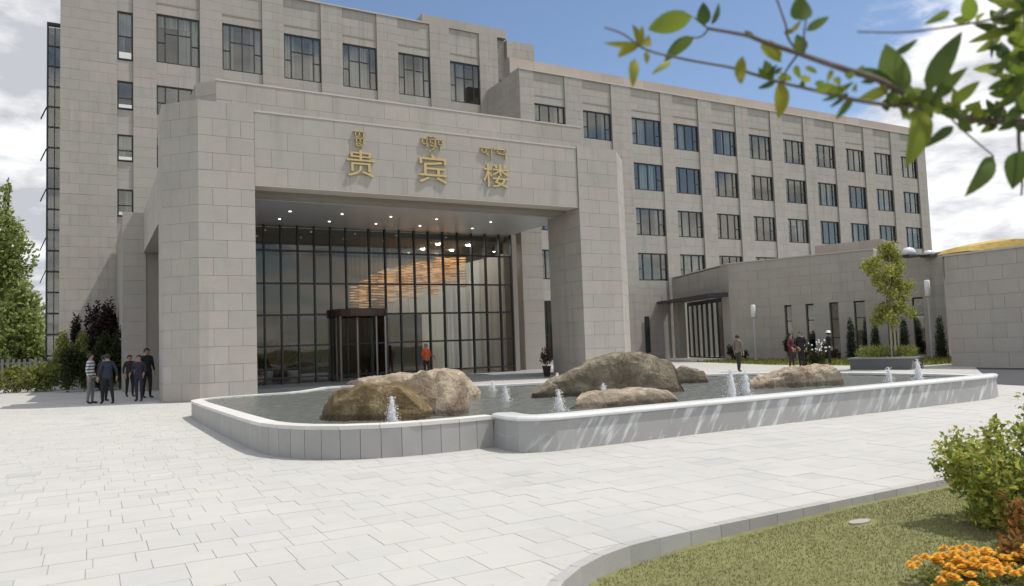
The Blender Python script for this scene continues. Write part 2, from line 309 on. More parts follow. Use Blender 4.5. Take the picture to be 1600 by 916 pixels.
LV = [[[1.116,1.16,2.279],[1.021,1.196,2.248],0.0436,0],[[1.131,1.144,2.256],[1.118,1.13,2.298],0.0271,1],[[1.13,1.121,2.249],[1.126,1.095,2.283],0.012,1],[[1.119,1.162,2.235],[1.069,1.204,2.188],0.03,1],[[1.033,1.143,2.161],[0.974,1.136,2.124],0.0118,0],[[0.92,1.103,2.163],[0.868,1.148,2.175],0.0111,2],[[0.92,1.103,2.161],[0.857,1.092,2.125],0.016,2],[[0.92,1.102,2.166],[0.936,1.142,2.222],0.016,2],[[0.911,1.109,2.136],[0.886,1.089,2.07],0.0185,2],[[0.929,1.102,2.162],[0.955,1.116,2.194],0.021,2],[[0.936,1.103,2.153],[0.939,1.108,2.129],0.0111,0],[[0.92,1.103,2.163],[0.919,1.092,2.197],0.0111,2],[[1.102,1.017,2.139],[1.085,1.009,2.078],0.0211,2],[[1.171,0.993,2.09],[1.159,0.989,2.014],0.03,2],[[1.153,0.995,2.092],[1.162,1.016,2.141],0.0199,1],[[1.171,0.99,2.129],[1.158,0.997,2.174],0.0225,0],[[1.164,0.994,2.092],[1.136,1.015,2.079],0.0112,1],[[1.144,0.995,2.095],[1.109,0.985,2.106],0.0124,0],[[1.182,0.934,2.192],[1.184,0.943,2.249],0.0389,1],[[1.179,0.929,2.169],[1.189,0.885,2.18],0.0157,1],[[1.184,0.943,2.133],[1.171,0.945,2.167],0.0232,1],[[1.189,0.969,2.186],[1.217,0.968,2.212],0.0087,2],[[1.181,0.982,2.185],[1.204,0.973,2.193],0.0088,2],[[1.128,0.991,2.164],[1.169,0.981,2.124],0.021,0],[[1.112,0.996,2.171],[1.101,1.008,2.186],0.0086,1],[[1.132,0.831,2.016],[1.068,0.832,2.009],0.0166,0],[[1.132,0.831,2.012],[1.143,0.877,2.014],0.0089,1],[[1.157,0.825,2.006],[1.147,0.854,1.973],0.0123,1],[[1.144,0.824,2.012],[1.135,0.856,1.994],0.0078,1],[[1.135,0.826,2.017],[1.192,0.845,2.045],0.0111,0],[[1.345,0.864,2.055],[1.321,0.865,2.144],0.0539,1],[[1.339,0.864,2.063],[1.26,0.887,2.093],0.0159,1],[[1.324,0.865,2.057],[1.249,0.886,2.029],0.0207,0],[[1.339,0.86,2.125],[1.36,0.825,2.145],0.0134,1],[[1.356,0.858,2.05],[1.337,0.841,2.108],0.0269,1],[[1.269,0.853,2.063],[1.227,0.857,2.053],0.0107,1],[[1.372,0.823,2.046],[1.401,0.766,2.144],0.0398,1],[[1.389,0.817,2.034],[1.441,0.782,2.088],0.0241,1],[[1.415,0.818,2.037],[1.4,0.799,2.088],0.0292,1],[[1.459,0.827,2.033],[1.493,0.79,2.071],0.0236,0],[[1.37,0.827,2.034],[1.34,0.862,2.034],0.0157,1],[[1.386,0.819,2.018],[1.347,0.817,2.043],0.0217,1],[[1.367,0.835,2.023],[1.376,0.88,1.91],0.0448,0],[[1.372,0.827,2.003],[1.406,0.846,1.955],0.0145,2],[[1.467,0.832,1.991],[1.396,0.855,1.945],0.0187,1],[[1.494,0.838,2.005],[1.553,0.844,1.994],0.0202,1],[[1.405,0.818,2.014],[1.404,0.784,1.986],0.0194,1],[[1.671,0.869,1.959],[1.576,0.883,1.868],0.0367,1],[[1.632,0.783,1.947],[1.658,0.831,1.879],0.0537,1],[[1.445,0.81,2.208],[1.356,0.81,2.166],0.0148,0],[[1.56,0.84,2.218],[1.51,0.808,2.253],0.03,0],[[1.556,0.838,2.222],[1.565,0.874,2.239],0.0156,0],[[1.602,0.848,2.234],[1.569,0.81,2.229],0.0093,0],[[1.661,0.808,2.212],[1.596,0.864,2.191],0.0185,0],[[1.675,0.836,2.212],[1.632,0.869,2.178],0.0175,0],[[1.67,0.85,2.211],[1.637,0.841,2.155],0.0081,1],[[1.633,0.765,2.235],[1.541,0.787,2.24],0.0205,0],[[1.64,0.776,2.226],[1.649,0.825,2.223],0.0233,0],[[1.633,0.773,2.126],[1.555,0.806,2.112],0.0192,1],[[1.64,0.786,2.102],[1.551,0.808,2.068],0.0168,1],[[1.635,0.781,2.073],[1.573,0.812,2.033],0.0193,1],[[1.64,0.789,2.063],[1.594,0.843,2.034],0.0142,1],[[1.648,0.798,2.094],[1.585,0.808,2.104],0.0156,0],[[1.631,0.77,2.132],[1.558,0.76,2.168],0.0256,0],[[1.628,0.761,2.154],[1.623,0.798,2.147],0.0229,0],[[1.633,0.78,2.044],[1.553,0.782,1.994],0.0205,1],[[1.63,0.775,2.016],[1.56,0.761,2.042],0.0255,1],[[1.633,0.776,2.095],[1.548,0.765,2.11],0.0179,0],[[1.631,0.767,2.17],[1.649,0.809,2.23],0.0256,0],[[1.673,0.843,2.027],[1.631,0.855,2.073],0.0188,1],[[1.638,0.791,1.987],[1.641,0.813,2.031],0.018,1],[[1.631,0.771,2.106],[1.615,0.79,2.071],0.0256,1],[[1.63,0.772,2.061],[1.649,0.811,2.112],0.0229,0],[[1.675,0.856,2.036],[1.641,0.859,2.007],0.0122,1],[[1.668,0.814,2.263],[1.623,0.824,2.238],0.0128,1],[[1.644,0.784,2.197],[1.63,0.812,2.207],0.0178,1],[[1.665,0.812,2.242],[1.583,0.803,2.203],0.0231,1],[[1.628,0.768,2.058],[1.6,0.771,2.022],0.0186,1],[[1.624,0.757,2.042],[1.618,0.792,2.018],0.0152,1],[[1.647,0.787,2.228],[1.622,0.81,2.227],0.0227,1],[[1.626,0.75,2.252],[1.613,0.76,2.211],0.015,1],[[1.67,0.825,2.181],[1.706,0.857,2.159],0.0148,1],[[1.627,0.754,2.245],[1.577,0.775,2.232],0.0146,1],[[1.637,0.782,2.089],[1.633,0.812,2.063],0.0123,0],[[1.638,0.778,2.154],[1.609,0.784,2.117],0.0184,1],[[1.644,0.795,2.041],[1.573,0.789,2.013],0.0143,1],[[1.639,0.776,2.206],[1.61,0.782,2.174],0.0169,0],[[1.659,0.801,2.261],[1.591,0.806,2.258],0.0199,1],[[1.675,0.838,2.223],[1.576,0.839,2.217],0.0172,1],[[1.634,0.767,2.243],[1.574,0.774,2.266],0.0149,1],[[1.658,0.816,2.034],[1.602,0.806,1.999],0.0124,0],[[1.659,0.814,2.075],[1.609,0.837,2.077],0.0171,0],[[1.654,0.796,2.225],[1.648,0.827,2.225],0.0138,1],[[1.624,0.752,2.101],[1.61,0.788,2.123],0.015,0],[[1.673,0.834,2.157],[1.707,0.855,2.21],0.024,1],[[1.67,0.824,2.177],[1.613,0.836,2.17],0.0174,1],[[1.625,0.762,2.048],[1.612,0.788,2.054],0.0143,0],[[1.646,0.796,2.076],[1.654,0.836,2.072],0.0155,1],[[1.643,0.796,2.019],[1.589,0.816,1.991],0.0193,1],[[1.631,0.768,2.136],[1.645,0.808,2.133],0.0215,0],[[1.661,0.815,2.115],[1.605,0.799,2.142],0.0216,1],[[1.669,0.83,2.082],[1.701,0.857,2.132],0.0167,1],[[1.675,0.847,2.043],[1.666,0.893,2.066],0.0127,1],[[1.673,0.842,2.042],[1.706,0.875,2.084],0.0141,1],[[1.651,0.797,2.155],[1.652,0.835,2.147],0.0212,0],[[1.624,0.744,2.248],[1.623,0.767,2.28],0.0206,1],[[1.625,0.758,2.117],[1.593,0.767,2.138],0.019,1],[[1.627,0.763,2.116],[1.64,0.776,2.171],0.0165,0],[[1.675,0.843,2.143],[1.66,0.893,2.154],0.0195,0],[[1.675,0.832,2.278],[1.643,0.855,2.317],0.0158,1],[[1.627,0.753,2.234],[1.602,0.78,2.25],0.0204,1],[[1.657,0.811,2.086],[1.676,0.845,2.131],0.0128,1],[[1.628,0.761,2.166],[1.565,0.772,2.159],0.0196,1],[[1.675,0.846,2.067],[1.644,0.847,2.028],0.0223,1],[[1.673,0.835,2.149],[1.599,0.826,2.111],0.0207,1],[[1.648,0.791,2.188],[1.637,0.839,2.217],0.0201,0],[[1.637,0.771,2.234],[1.613,0.801,2.212],0.0185,1],[[1.674,0.832,2.233],[1.669,0.852,2.272],0.0214,1],[[1.675,0.834,2.286],[1.61,0.84,2.299],0.0232,1],[[1.663,0.822,2.062],[1.619,0.808,2.093],0.0172,0],[[1.364,0.845,2.026],[1.386,0.829,2.027],0.0129,0],[[1.351,0.863,2.029],[1.403,0.879,2.006],0.0125,0],[[1.626,0.867,2.035],[1.627,0.849,2.046],0.0159,0],[[1.369,0.829,2.026],[1.377,0.818,1.992],0.014,0],[[1.675,0.856,2.024],[1.678,0.843,2.057],0.0186,0],[[1.358,0.858,2.02],[1.37,0.887,2.064],0.0104,0],[[1.356,0.858,2.037],[1.338,0.825,2.04],0.0156,0],[[1.367,0.835,2.011],[1.377,0.872,2.006],0.0162,0],[[1.362,0.85,2.037],[1.314,0.819,2.05],0.0136,1],[[1.669,0.864,2.044],[1.659,0.893,2.028],0.0132,1],[[1.473,0.831,2.031],[1.522,0.832,2.056],0.0142,1],[[1.381,0.82,2.021],[1.406,0.803,2.014],0.013,0],[[1.672,0.861,2.035],[1.689,0.881,2.02],0.013,0],[[1.513,0.841,2.029],[1.474,0.837,2.037],0.0173,0],[[1.367,0.836,2.011],[1.348,0.808,1.972],0.0146,0],[[1.57,0.856,2.035],[1.58,0.835,2.027],0.0164,0],[[1.315,0.865,2.046],[1.307,0.844,2.024],0.0169,1],[[1.489,0.836,2.021],[1.522,0.843,2.006],0.0132,0],[[1.663,0.867,2.034],[1.638,0.887,2.05],0.0168,0],[[1.354,0.861,2.041],[1.374,0.869,2.021],0.0135,1],[[1.356,0.86,2.025],[1.4,0.891,2.012],0.0148,1],[[1.369,0.83,2.026],[1.378,0.856,2.025],0.016,0],[[1.367,0.835,2.015],[1.413,0.843,2.012],0.0141,0],[[1.362,0.848,2.03],[1.375,0.894,2.04],0.0111,1],[[1.673,0.844,2.023],[1.754,0.846,2.052],0.0138,0],[[1.646,0.868,2.039],[1.698,0.869,2.023],0.0182,1],[[1.674,0.86,2.026],[1.628,0.87,2.005],0.0175,0],[[1.364,0.844,2.018],[1.352,0.85,2.04],0.0163,0],[[1.646,0.869,2.032],[1.696,0.871,2.024],0.0134,0],[[1.527,0.846,2.024],[1.532,0.874,2.052],0.0179,1],[[1.673,0.859,2.05],[1.746,0.864,2.051],0.0176,0],[[1.364,0.844,2.039],[1.416,0.843,2.031],0.0164,0],[[1.367,0.833,2.024],[1.409,0.827,2.05],0.0158,0],[[1.651,0.868,2.038],[1.61,0.862,2.047],0.0168,0],[[1.304,0.864,2.033],[1.321,0.87,2.013],0.015,1],[[1.638,0.867,2.049],[1.581,0.865,2.02],0.0111,1],[[1.415,0.818,2.031],[1.401,0.842,2.038],0.0138,1],[[1.622,0.867,2.034],[1.567,0.862,2.017],0.0109,1],[[1.674,0.858,2.046],[1.624,0.83,2.061],0.016,1],[[1.368,0.831,2.019],[1.411,0.861,2.003],0.0099,1],[[1.489,0.835,2.019],[1.506,0.865,2.056],0.0125,0],[[1.497,0.838,2.02],[1.5,0.814,2.023],0.0118,0],[[1.417,0.819,2.029],[1.358,0.802,1.994],0.017,0],[[1.339,0.866,2.04],[1.396,0.871,2.029],0.0121,0],[[1.469,0.829,2.034],[1.495,0.843,2.075],0.0174,0],[[1.595,0.862,2.03],[1.57,0.835,2.052],0.0127,0],[[1.369,0.83,2.028],[1.429,0.832,2.04],0.0123,0],[[1.356,0.858,2.046],[1.423,0.858,2.065],0.0148,0],[[1.539,0.847,2.04],[1.575,0.834,2.057],0.0142,0],[[1.628,0.866,2.045],[1.58,0.866,2.058],0.0134,1],[[1.593,0.862,2.027],[1.548,0.835,2.036],0.0118,0],[[1.366,0.835,2.029],[1.347,0.795,2.041],0.0146,1],[[1.164,0.906,2.056],[1.174,0.893,2.059],0.0091,0],[[1.189,0.967,2.116],[1.217,0.979,2.098],0.012,0],[[1.133,0.845,2.058],[1.137,0.86,2.041],0.0089,0],[[1.341,0.865,2.055],[1.306,0.854,2.035],0.0116,1],[[1.154,0.995,2.088],[1.175,1.015,2.119],0.0082,1],[[1.137,0.823,2.048],[1.112,0.789,2.025],0.0104,0],[[1.189,0.978,2.091],[1.179,0.995,2.11],0.012,0],[[1.158,0.895,2.073],[1.112,0.883,2.073],0.0078,0],[[1.182,0.942,2.084],[1.133,0.916,2.047],0.0083,1],[[1.314,0.865,2.043],[1.274,0.851,2.053],0.0094,0],[[1.171,0.919,2.07],[1.177,0.949,2.086],0.0123,0],[[1.133,0.849,2.025],[1.128,0.821,2.005],0.0078,0],[[1.184,0.986,2.09],[1.132,0.96,2.083],0.0126,0],[[1.181,0.827,2.053],[1.187,0.82,2.066],0.0078,0],[[1.163,0.993,2.103],[1.163,0.976,2.111],0.0104,1],[[1.131,0.838,2.023],[1.151,0.835,2.019],0.0118,0],[[1.145,0.995,2.099],[1.167,0.99,2.123],0.0079,1],[[1.164,0.826,2.018],[1.186,0.836,2.039],0.0078,0],[[1.326,0.866,2.045],[1.373,0.889,2.031],0.0129,0],[[1.148,0.993,2.124],[1.129,0.987,2.097],0.0101,0],[[1.131,0.838,2.041],[1.15,0.844,2.031],0.0106,0],[[1.17,0.824,2.051],[1.123,0.809,2.032],0.0073,0]]
RK = {"olive":[[3.384,12.95,0.4],[4.499,11.551,0.4],[[0,0.128],[0.06,0.362],[0.15,0.49],[0.3,0.575],[0.5,0.66],[0.7,0.681],[0.85,0.66],[1,0.426]]],"rough":[[4.566,12.379,0.4],[5.433,11.694,0.4],[[0,0.437],[0.1,0.655],[0.3,0.743],[0.55,0.721],[0.8,0.655],[0.95,0.546],[1,0.35]]],"back":[[5.75,19.234,0.4],[7.17,14.567,0.4],[[0,0.333],[0.1,0.499],[0.3,0.575],[0.5,0.666],[0.7,0.711],[0.85,0.666],[0.95,0.424],[1,0.182]]],"hump":[[8.356,14.04,0.4],[11.437,12.627,0.4],[[0,0.042],[0.08,0.167],[0.2,0.39],[0.33,0.626],[0.45,0.821],[0.55,0.905],[0.63,0.919],[0.75,0.863],[0.87,0.738],[0.95,0.599],[1,0.111]]],"slab":[[7.456,10.993,0.4],[9.572,10.515,0.4],[[0,0.103],[0.05,0.183],[0.2,0.24],[0.45,0.274],[0.65,0.286],[0.85,0.229],[0.95,0.16],[1,0.057]]],"tail":[[13.132,14.986,0.4],[13.946,14.519,0.4],[[0,0.363],[0.3,0.429],[0.6,0.363],[0.85,0.313],[1,0.132]]],"right":[[12.741,11.976,0.4],[14.874,11.156,0.4],[[0,0.057],[0.1,0.171],[0.25,0.256],[0.4,0.37],[0.6,0.441],[0.8,0.47],[0.92,0.484],[1,0.342]]],"pink":[[8.404,34.135,0.1],[9.695,31.652,0.1],[[0,0.084],[0.2,0.449],[0.5,0.589],[0.8,0.561],[1,0.392]]]}
JT = [[4.217,11.585,0.431],[8.809,16.862,0.289],[7.521,13.81,0.332],[12.662,19.874,0.239],[7.146,11.192,0.38],[9.05,12.479,0.336],[10.602,10.535,0.583],[11.444,10.967,0.5],[13.43,12.447,0.368],[15.25,10.446,0.392],[16.061,10.303,0.541]]
STEM = [[1.727,0.849,1.874],[1.728,0.845,1.909],[1.724,0.844,1.95],[1.722,0.841,2.018],[1.729,0.826,2.154],[1.738,0.809,2.316]]
# ------------------------------------------------------------------ ground, paving, lawn
def inside(p, poly):
    x, y = p[0], p[1]; c = False; k = len(poly)
    for i in range(k):
        x1, y1 = poly[i][0], poly[i][1]; x2, y2 = poly[(i + 1) % k][0], poly[(i + 1) % k][1]
        if (y1 > y) != (y2 > y) and x < (x2 - x1) * (y - y1) / (y2 - y1) + x1: c = not c
    return c
def offset_path(pts, d):
    out = []
    for i, p in enumerate(pts):
        a = pts[max(i - 1, 0)]; b = pts[min(i + 1, len(pts) - 1)]
        t = Vector((b[0] - a[0], b[1] - a[1])).normalized()
        out.append(Vector((p[0] - t.y * d, p[1] + t.x * d, 0)))
    return out
g = MB(); g.face([(-3000, -3000, -0.16), (3000, -3000, -0.16), (3000, 3000, -0.16), (-3000, 3000, -0.16)])
tag(g.build('ground', SOIL), kind='structure')

# kerb path: lawn lies on the right-hand side, in front
KPATH = catmull([(1.72, -2.5, 0), (1.75, 2.0, 0), (1.9, 3.0, 0), (2.15, 3.65, 0), (2.5, 4.15, 0), (2.9, 4.50, 0), (3.4, 4.74, 0), (3.95, 4.83, 0), (4.8, 4.85, 0)], 6)
KPATH = [Vector(p) for p in KPATH] + [Vector((27.0, 4.85, 0))]
LAWN = [(p.x, p.y) for p in KPATH] + [(27.0, -2.5)]
PLZ = [(-14, -3), (60, -3), (60, 60), (-14, 60)]
# pool outline (outer face of the wall), counter-clockwise seen from above is inside to the left
POOL_SOFT = catmull([(5.46, 10.46, 0), (4.67, 10.44, 0), (3.71, 10.58, 0), (2.95, 11.08, 0), (2.50, 11.85, 0), (2.33, 12.9, 0), (2.25, 16.3, 0), (2.22, 20.5, 0), (2.40, 21.35, 0), (3.05, 21.75, 0), (4.06, 21.95, 0), (5.0, 22.05, 0), (6.0, 23.0, 0), (7.1, 23.0, 0), (8.3, 20.8, 0), (9.5, 18.9, 0), (11.1, 18.46, 0), (13.6, 18.0, 0), (16.1, 17.1, 0), (17.7, 15.6, 0), (18.35, 13.8, 0), (18.5, 11.6, 0), (18.3, 10.1, 0), (17.9, 9.62, 0)], 8)
POOL_FRONT = [Vector((17.9, 9.62, 0)), Vector((17.4, 9.46, 0)), Vector((16.8, 9.42, 0)), Vector((12, 9.44, 0)), Vector((7.5, 9.43, 0)), Vector((5.95, 9.44, 0)), Vector((5.66, 9.52, 0)), Vector((5.48, 9.72, 0)), Vector((5.43, 10.0, 0)), Vector((5.46, 10.46, 0))]
POOL = [(p.x, p.y) for p in POOL_SOFT[:-1]] + [(p.x, p.y) for p in POOL_FRONT[:-1]]
gp = MB(); gp.face([(x, y, -0.014) for x, y in PLZ])
# the sheet under the slabs is cut along the lawn by a triangulated outline
def sheet(name, poly, z, m, **kw):
    bm = bmesh.new(); vs = [bm.verts.new((p[0], p[1], z)) for p in poly]; f = bm.faces.new(vs); f.normal_update()
    if f.normal.z < 0: f.normal_flip()
    bmesh.ops.triangulate(bm, faces=bm.faces[:]); me = bpy.data.meshes.new(name); bm.to_mesh(me); bm.free(); me.materials.append(m)
    return link(name, me, **kw)
outer = [(-14, -3)] + [(p.x, p.y) for p in KPATH] + [(60, 4.85), (60, 60), (-14, 60)]
outer[1] = (1.72, -3.0)
paving = tag(sheet('paving', outer, -0.008, PAVEJ), kind='structure')

def in_view(x, y, pad=1.5):
    d = Vector((x, y, 0)) - Vector((0, 0, 0)); dz = d.x * _f.x + d.y * _f.y
    if dz < 3.0: return False
    lat = d.x * _r0.x + d.y * _r0.y
    return abs(lat) < dz * 0.70 + pad
FOOT = [(2.0, 27.0), (21.5, 27.0), (21.5, 46), (2.0, 46)]
slabs = []; cut = []
y = 4.868 - 1.8; row = 0
rng = random.Random(5)
while y < 34:
    dep = 0.30 if y < 4.8 else rng.choice([0.30, 0.30, 0.40, 0.45])
    x = -8.0 + rng.uniform(0, 0.6)
    while x < 34:
        w = rng.choice([0.30, 0.30, 0.40, 0.45])
        cxp, cyp = x + w / 2, y + dep / 2
        if in_view(cxp, cyp, 6.0) and not inside((cxp, cyp), FOOT):
            corners = [(x, y), (x + w, y), (x, y + dep), (x + w, y + dep), (cxp, cyp)]
            il = sum(inside(q, LAWN) for q in corners)
            if il == 0 and not all(inside(q, POOL) for q in corners): slabs.append((cxp, cyp, w, dep))
            elif 0 < il < 5: cut.append((x, y, w, dep))
        x += w
    y += dep; row += 1
slabs.sort(key=lambda q: -q[2] * q[3] / (q[0] ** 2 + q[1] ** 2) ** 1.5)
ub = MB(); ub.box(-.5, .5, -.5, .5, -0.03, 0.0); slab_me = ub.mesh('paving_slab', PAVE)
for i, (a, b, w, d) in enumerate(slabs[:300]):
    o = link('paving_slab', slab_me, paving, (a, b, rng.uniform(-0.0015, 0.001)), 0, (w - 0.0045, d - 0.0045, 1))
sm = MB()
for (a, b, w, d) in slabs[300:]:
    z = rng.uniform(-0.002, 0.001)
    g_ = 0.002
    sm.box(a - w / 2 + g_, a + w / 2 - g_, b - d / 2 + g_, b + d / 2 - g_, -0.03, z)
tag(sm.build('paving_slabs', PAVE, paving), kind='stuff')
for (x, y, w, d) in cut:      # slabs trimmed along the kerb's curve
    k = MB(); nx_, ny_ = 12, 12
    for i in range(nx_):
        for j in range(ny_):
            xa, xb, ya, yb = x + .002 + (w - .004) * i / nx_, x + .002 + (w - .004) * (i + 1) / nx_, y + .002 + (d - .004) * j / ny_, y + .002 + (d - .004) * (j + 1) / ny_
            if not inside(((xa + xb) / 2, (ya + yb) / 2), LAWN): k.face([(xa, ya, 0), (xb, ya, 0), (xb, yb, 0), (xa, yb, 0)])
    if k.f: k.build('paving_slab', PAVE, paving)

# asphalt drive at the far right
tag(sheet('road', [(21.6, 11.6), (21.3, 10.4), (21.3, 8.0), (30.2, 8.0), (30.2, 17.0), (27.3, 15.2)], 0.006, ASPH), kind='structure')

# kerb stones along the lawn
LAWNM = mat('lawn_turf', (0.20, 0.20, 0.08), 0.95, noise=[(1.2, 0.35, 4), (14, 0.35, 4)], bump=(60, 0.6, 0.02), rnd=False)
def lawn_z(x): return -0.055 - 0.085 * max(0.0, min(1.0, (6.2 - x) / 3.2))
lw_ = MB(); gx = [1.7 + .25 * i for i in range(52)] + [15 + i for i in range(13)]
for i in range(len(gx) - 1):
    for j in range(32):
        y0, y1 = -2.5 + .23 * j, -2.5 + .23 * (j + 1)
        q4 = [(gx[i], y0), (gx[i + 1], y0), (gx[i + 1], y1), (gx[i], y1)]
        if any(inside(q, LAWN) for q in q4): lw_.face([(q[0], min(q[1], 4.86), lawn_z(q[0]) if inside((q[0], min(q[1], 4.84)), LAWN) else -.155) for q in q4])
tag(lw_.build('lawn', LAWNM), kind='structure')
kerb = MB(); kp = resample(KPATH, 0.16)
inn = offset_path(kp, -0.03)
for i in range(len(kp) - 1): kerb.prism([kp[i][:2], inn[i][:2], inn[i + 1][:2], kp[i + 1][:2]], -0.15, -0.02)
kerb_o = tag(kerb.build('kerb', JOINT), kind='structure')
ks = resample(KPATH, 0.34)
KST = mat('kerb_stone', (0.40, 0.39, 0.37), 0.8, var=0.08, noise=[(3, 0.15, 4), (50, 0.1, 2)], bump=(60, 0.2, 0.004))
for i in range(len(ks) - 1):
    if not (in_view(ks[i].x, ks[i].y, 2.5) or in_view(ks[i + 1].x, ks[i + 1].y, 2.5)): continue
    seg = [ks[i].lerp(ks[i + 1], t) for t in (0.008, 0.992)]
    a, b = seg; t = (b - a).normalized(); n = Vector((t.y, -t.x, 0))
    k = MB(); w = 0.05
    k.prism([(a - n * .045)[:2], (a + n * w)[:2], (b + n * w)[:2], (b - n * .045)[:2]], -0.16, 0.012)
    k.build('kerb_stone', KST, kerb_o)
# lawn blades
GRASS = mat('grass_blade', (0.11, 0.13, 0.035), 0.8, hue=[(0, (0.21, 0.215, 0.07)), (0.5, (0.245, 0.24, 0.085)), (0.8, (0.29, 0.265, 0.115)), (1, (0.34, 0.30, 0.15))], noise=[(1.3, 0.3, 3)], spec=0.2)
gr = MB(); rg = random.Random(3)
for i in range(80000):
    x = rg.uniform(2.2, 9.0); yv = rg.uniform(2.3, 4.80)
    if not inside((x, yv), LAWN) or not in_view(x, yv, 0.6): continue
    if min((Vector((x, yv, 0)) - p).length for p in KPATH[8::3]) < 0.13 and x < 4.9: continue
    if yv > 4.72: continue
    if (x - 5.85) ** 2 / 0.03 + (yv - 4.36) ** 2 / 0.012 < 1: continue
    h = rg.uniform(0.008, 0.022); a = rg.uniform(0, 6.283); w = 0.0035; lz = lawn_z(x)
    lx, ly = rg.uniform(-.016, .016), rg.uniform(-.016, .016)
    gr.face([(x - math.cos(a) * w, yv - math.sin(a) * w, lz - .003), (x + math.cos(a) * w, yv + math.sin(a) * w, lz - .003), (x + lx, yv + ly, lz + h)])
tag(gr.build('lawn_grass', GRASS), 'short dry green grass of the foreground lawn', 'grass', kind='stuff')
# stone cover in the lawn
cv = MB(); cv.prism([(5.84 + .13 * math.cos(t * .7854 + .3), 4.37 + .06 * math.sin(t * .7854 + .3), ) for t in range(8)], -0.13, -0.052)
tag(cv.build('drain_cover', mat('pale_concrete', (0.36, 0.33, 0.29), 0.9, noise=[(8, .2, 4)])), 'small pale concrete drain cover sunk in the lawn', 'drain cover')

# grass strip before the low building
tag(sheet('lawn_strip', [(30.6, 27.5), (30.9, 20.0), (36.5, 19.0), (39.5, 23.5), (35.5, 34.6), (33.2, 36.0)], 0.012, mat('bright_turf', (0.16, 0.17, 0.03), 0.95, noise=[(1.5, 0.35, 4), (12, 0.4, 3)], rnd=False)), kind='structure')
gs = MB()
SP = [(30.6, 27.5), (30.9, 20.0), (36.5, 19.0), (39.5, 23.5), (35.5, 34.6), (33.2, 36.0)]
for i in range(9000):
    x = rg.uniform(30.5, 39.5); yv = rg.uniform(19, 36)
    if not inside((x, yv), SP): continue
    h = rg.uniform(.06, .22); a = rg.uniform(0, 6.28); w = .03
    gs.face([(x - math.cos(a) * w, yv - math.sin(a) * w, 0.0), (x + math.cos(a) * w, yv + math.sin(a) * w, 0.0), (x + rg.uniform(-.06, .06), yv + rg.uniform(-.06, .06), h)])
tag(gs.build('strip_grass', mat('yellow_green_grass', (0.2, 0.2, 0.03), 0.85, hue=[(0, (0.13, 0.16, 0.03)), (1, (0.28, 0.25, 0.05))])), 'yellow-green grass strip in front of the low building', 'grass', kind='stuff')

# ------------------------------------------------------------------ fountain pool
WATER_Z = 0.395
pool = tag(empty('fountain_pool', (8, 14, 0)), 'long low granite fountain pool with a rounded left end', 'fountain pool')
PO = Vector((8, 14, 0))
def rel(p): return (p[0] - PO.x, p[1] - PO.y)
def top_h(p):  # wall height along the soft outline
    return 0.43 + 0.055 * max(0.0, min(1.0, (20.5 - p.y) / 9.0)) if p.x < 6 else 0.46
sp = resample(POOL_SOFT, 0.30)
core = MB(); o1 = offset_path(sp, -0.02); o2 = offset_path(sp, -0.24)
for i in range(len(sp) - 1):
    h = top_h(sp[i]) - 0.05
    core.prism([rel(o1[i]), rel(o1[i + 1]), rel(o2[i + 1]), rel(o2[i])], 0, h)
fo = resample(POOL_FRONT, 0.25); f1 = offset_path(fo, -0.06); f2 = offset_path(fo, -0.42)
for i in range(len(fo) - 1): core.prism([rel(f1[i]), rel(f1[i + 1]), rel(f2[i + 1]), rel(f2[i])], 0, 0.43)
core.build('pool_wall', JOINT, pool)
for i in range(len(sp) - 1):
    a, b = sp[i], sp[i + 1]; h = top_h(a); e = (b - a).normalized() * 0.004
    n = Vector((e.y, -e.x, 0)).normalized()   # outward is right of travel? travel is clockwise on the outside
    oa, ob = o1[i], o1[i + 1]
    MB().prism([rel(a + e), rel(b - e), rel(ob - e), rel(oa + e)], 0.0, h - 0.055).build('facing_stone', GRAN, pool)
cp = resample(POOL_SOFT, 0.60); c1 = offset_path(cp, 0.015); c2 = offset_path(cp, -0.27)
for i in range(len(cp) - 1):
    a, b, c, d = c1[i], c1[i + 1], c2[i + 1], c2[i]; e = (b - a).normalized() * .004; h = top_h(cp[i]); h2 = top_h(cp[i + 1])
    MB().prism([rel(a + e), rel(b - e), rel(c - e), rel(d + e)], [h - .055, h2 - .055, h2 - .055, h - .055], [h, h2, h2, h]).build('coping_stone', GRANTOP, pool)
